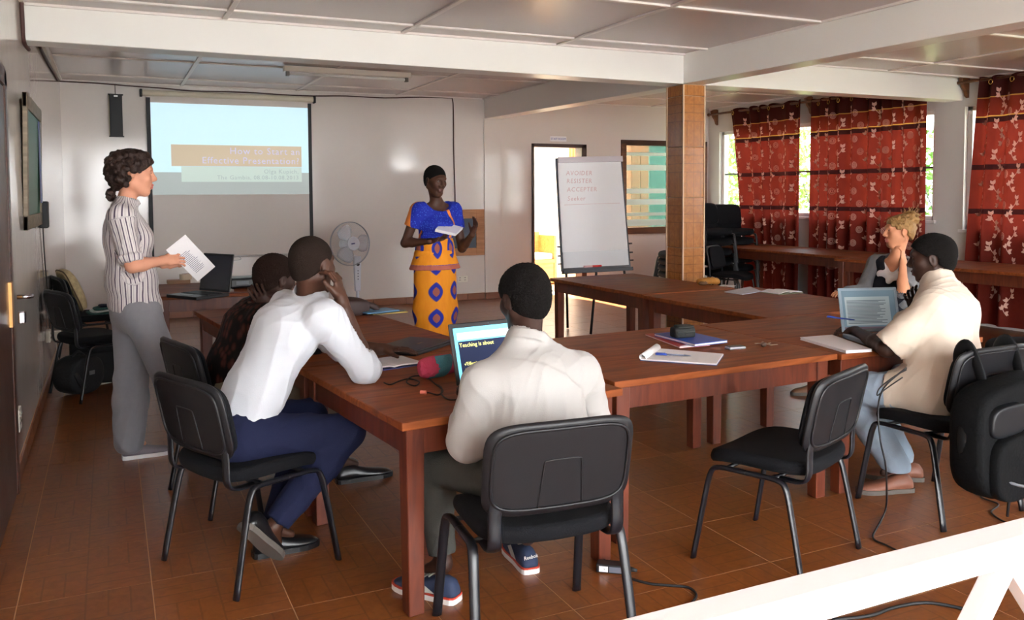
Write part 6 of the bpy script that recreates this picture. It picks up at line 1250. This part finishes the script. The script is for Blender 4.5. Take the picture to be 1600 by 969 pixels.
for k in 'RL': e = mid(j['sh'+k], j['el'+k], .86); prm += [(cap(j['sh'+k], e, .062, .056), .03), (ring(e, j['el'+k]-j['sh'+k], .058, .007, .022), .008)]
prm += [(ring(j['neck']-V(.004, 0, .004), unit(nd_+V(-.35, 0, 0)), .070, .006, .018), .008)]
p.cloth('shirt', prm, st, .0072, ops=[(mid(j['sh'+k], j['el'+k], .93), j['el'+k]-j['sh'+k], .09) for k in 'RL']+[((.1, 5.15, .875), (-.1, .1, -1), 9.)], sub=[(cap(j['neck']+nd_*.012, nk, .058, .052), .005), (cap((.12, 4.98, .80), (.12, 5.0, .86), .075, .06), .03)], amp=.004, lam=.12, seed=41, attr=pat_w)
gt = cotton('grey_trousers', (128, 127, 132), var=(40, .06)); p.cloth('trousers', p.leg('R', .018, 1., .020)+p.leg('L', .018, 1., .026)+[(cap(j['pelvis'], j['waist'], .128, .10, p.plat, 1.3), .05)], gt, .0082, ops=[((.43, 4.985, .045), (0, 0, -1), .2), ((.065, 5.3, .035), (0, 0, -1), .2), ((.1, 5.15, .97), (0, 0, 1), 9.)], amp=.006, lam=.16, seed=7, stretch=(1, 1, .35))
cvs = mat('grey_canvas', (120, 112, 118), .8); shoe(p.t, (.03, 5.30, 0), (.29, 5.32, 0), V(0, 0, 1), (cvs, snw), .27); shoe(p.t, (.36, 5.0, 0), (.62, 4.94, 0), V(0, 0, 1), (cvs, snw), .27)
def paper_px(label, c, y, name='paper_sheets', cat='papers', n=2, txt=True):
    P = [Y_(px, py, y+dy) for px, py, dy in c]; ce = sum(P)/4; t = thing(name, label, cat, tuple(ce)); nrm = unit(np.cross(P[1]-P[0], P[3]-P[0])); nrm = nrm if nrm[1] < 0 else -nrm
    for k in range(n):
        o_ = nrm*(-.003*k)+(P[1]-P[0])*.02*k; MB().hexa([q+o_-nrm*.0006 for q in P]+[q+o_+nrm*.0006 for q in P]).build('sheet', paper, t, world=True)
    if txt:
        ex, ey = P[1]-P[0], P[3]-P[0]; b = MB(); r = np.random.default_rng(3)
        for k in range(15):
            v = .30+.55*k/15; b.add([P[0]+ex*u+ey*v2+nrm*.0012 for u, v2 in ((.2, v), (.2+.55*r.uniform(.6, 1), v), (.2+.55*r.uniform(.6, 1), v+.012), (.2, v+.012))], [(0, 1, 2, 3)])
        o = b.build('printed_line', ink, t, world=True); o['kind'] = 'stuff'
    return t
paper_px('printed white sheets held by the woman in the striped shirt', [(259, 391, -.03), (289, 367, .0), (336, 417, .02), (309, 440, -.02)], 5.03)

# ---- the woman standing in orange and blue
J = dict(pelvis=(2.40, 6.60, .93), waist=(2.405, 6.60, 1.08), chest=(2.415, 6.60, 1.25), neck=(2.42, 6.60, 1.425), head=Y_(680, 282, 6.58), face=(.30, -.94, -.22), up=(.02, -.05, 1), shR=(2.235, 6.55, 1.365), shL=(2.60, 6.66, 1.365),
         elR=Y_(633, 380, 6.60), wrR=Y_(672, 377, 6.42), elL=Y_(722, 388, 6.62), wrL=Y_(738, 366, 6.46), hipR=(2.30, 6.58, .92), hipL=(2.50, 6.62, .92), knR=(2.31, 6.57, .50), knL=(2.49, 6.60, .50), anR=(2.31, 6.60, .10), anL=(2.49, 6.62, .10), toeR=(2.33, 6.4, .03), toeL=(2.52, 6.4, .03))
p = Person('woman in an orange and blue patterned dress standing with a notepad', (2.40, 6.60, 0), J, sk_d, 1., True)
p.hands = [('R', unit(V(.9, -.2, .15)), unit(V(.1, -.3, .95)), (.2, .3, .3), .03, (.5, .6, .5)), ('L', unit(V(.25, -.25, .9)), unit(V(-.9, -.2, .2)), (.3, .3, .2), .12, (.6, .7, .2))]
j = p.J; p.body(lips=lip_d, wide=1.3, head_h=.005); p.hair(hr_b, .005, amp=.0008)
dm = mat('wax_print_cloth', (226, 142, 26), .75, .25); nt = dm.node_tree; b = nt.nodes['Principled BSDF']; at = nd(nt, 'ShaderNodeAttribute', attribute_name='pat'); sp = nd(nt, 'ShaderNodeSeparateXYZ'); nt.links.new(at.outputs['Vector'], sp.inputs[0])
th_, zz, kind = sp.outputs                      # angle around the body, height, 0 skirt / 1 peplum / 2 yoke and sleeves / 3 border
def motif(cu, cv, du, dv, a, bb, offs=0.):
    u = math_(nt, 'SUBTRACT', math_(nt, 'MULTIPLY', math_(nt, 'FRACT', math_(nt, 'ADD', math_(nt, 'DIVIDE', math_(nt, 'SUBTRACT', th_, cu), du), .5)), du), du/2); v = math_(nt, 'SUBTRACT', math_(nt, 'MULTIPLY', math_(nt, 'FRACT', math_(nt, 'ADD', math_(nt, 'DIVIDE', math_(nt, 'SUBTRACT', zz, cv), dv), .5)), dv), dv/2)
    def og(s): y = math_(nt, 'DIVIDE', math_(nt, 'ABSOLUTE', v), bb*s, clamp=True); return math_(nt, 'LESS_THAN', math_(nt, 'ABSOLUTE', u), math_(nt, 'MULTIPLY', math_(nt, 'POWER', math_(nt, 'COSINE', math_(nt, 'MULTIPLY', y, PI/2)), .8), a*s))
    return og(1.08), og(1.), og(.52)
sk_o = motif(-.50, .71, 1.30, .213, .37, .075); pe_o = motif(-.42, 1.06, 1.0, .9, .30, .080)
isp = math_(nt, 'GREATER_THAN', kind, .5); pick = lambda a, c: math_(nt, 'ADD', math_(nt, 'MULTIPLY', a, math_(nt, 'SUBTRACT', 1., isp)), math_(nt, 'MULTIPLY', c, isp))
ns = nd(nt, 'ShaderNodeTexNoise', i_Scale=9., i_Detail=4.0); org = mixc(nt, ns.outputs[0], lin(214, 124, 20), lin(232, 152, 36)); blu = lin(30, 42, 146)
c = mixc(nt, pick(sk_o[0], pe_o[0]), org, lin(120, 84, 110)); c = mixc(nt, pick(sk_o[1], pe_o[1]), c, blu); c = mixc(nt, pick(sk_o[2], pe_o[2]), c, lin(150, 84, 70))
vv = nd(nt, 'ShaderNodeTexVoronoi', i_Scale=34.); yk = mixc(nt, math_(nt, 'LESS_THAN', vv.outputs['Distance'], .28), lin(26, 40, 150), lin(58, 92, 190)); aw = math_(nt, 'ABSOLUTE', math_(nt, 'ADD', th_, .42))
pan = math_(nt, 'MULTIPLY', math_(nt, 'MULTIPLY', math_(nt, 'GREATER_THAN', aw, 1.0), math_(nt, 'LESS_THAN', aw, 1.28)), math_(nt, 'GREATER_THAN', zz, 1.14)); yk = mixc(nt, pan, yk, lin(222, 130, 60))
c = mixc(nt, math_(nt, 'GREATER_THAN', kind, 1.5), c, yk); c = mixc(nt, math_(nt, 'GREATER_THAN', kind, 2.5), c, lin(168, 92, 76)); nt.links.new(c, b.inputs['Base Color'])
def pat_s(P, skirt=False):
    Q = P-np.array((2.405, 6.61, 0)); f = unit(V(.20, -.98, 0)); l = np.cross((0, 0, 1), f); th = np.arctan2(Q@l, Q@f); z = P[:, 2]; k = np.zeros(len(P))
    if not skirt: k = np.where(z > 1.135, 2., 1.); k = np.where(z < .925, 3., k)
    return np.stack([th, z, k], 1)
f = unit(V(.20, -.98, 0)); top = p.torso(.014)+[(cap((2.36, 6.50, 1.24), (2.47, 6.52, 1.24), .062, .062), .04), (cap((2.40, 6.60, 1.04), (2.40, 6.60, .89), .120, .165, (1, .2, 0), 1.36), .04)]
for k in 'RL': top.append((cap(j['sh'+k], mid(j['sh'+k], j['el'+k], .52), .062, .058), .03))
nk = j['head']+p.H@np.array((-.022, 0, -.055))
p.cloth('peplum_top', top, dm, .0072, ops=[(mid(j['sh'+k], j['el'+k], .50), j['el'+k]-j['sh'+k], .1) for k in 'RL']+[((2.4, 6.6, .885), (0, 0, -1), 9.)], sub=[(cap(j['neck']+V(0, 0, .035)+f*.05, j['neck']+V(0, 0, .08), .105, .11, (1, .2, 0), 1.25), .01), (cap((2.40, 6.60, .93), (2.40, 6.60, .84), .118, .160, (1, .2, 0), 1.36), .004)], amp=.004, lam=.12, seed=51, attr=pat_s, stretch=(1, 1, .3))
p.cloth('skirt', [(cap((2.40, 6.60, 1.0), (2.40, 6.60, .55), .130, .136, (1, .2, 0), 1.42), .04), (cap((2.40, 6.60, .55), (2.40, 6.60, .05), .136, .126, (1, .2, 0), 1.38), .04)], dm, .0085, ops=[((2.4, 6.6, .06), (0, 0, -1), 9.)], amp=.003, lam=.2, seed=52, attr=lambda P: pat_s(P, True), stretch=(1, 1, .2))
shoe(p.t, (2.30, 6.60, 0), (2.33, 6.36, 0), V(0, 0, 1), (blsh, gsole), .25, .9); shoe(p.t, (2.49, 6.62, 0), (2.53, 6.38, 0), V(0, 0, 1), (blsh, gsole), .25, .9)
P = [Y_(680, 360, 6.40), Y_(712, 367, 6.36), Y_(723, 357, 6.47), Y_(690, 349, 6.52)]; ce = sum(P)/4; t = thing('notepad', 'white notepad in the hands of the orange-dressed woman', 'notepad', tuple(ce)); n_ = unit(np.cross(P[1]-P[0], P[3]-P[0])); n_ = n_ if n_[2] > 0 else -n_
MB().hexa([q-n_*.012 for q in P]+[q+n_*.010 for q in P]).build('pages', paper, t, world=True); MB().hexa([q+n_*.010 for q in P]+[q+n_*.012 for q in P]).build('cover_sheet', mat('paper_lilac', (214, 212, 226), .8), t, world=True)
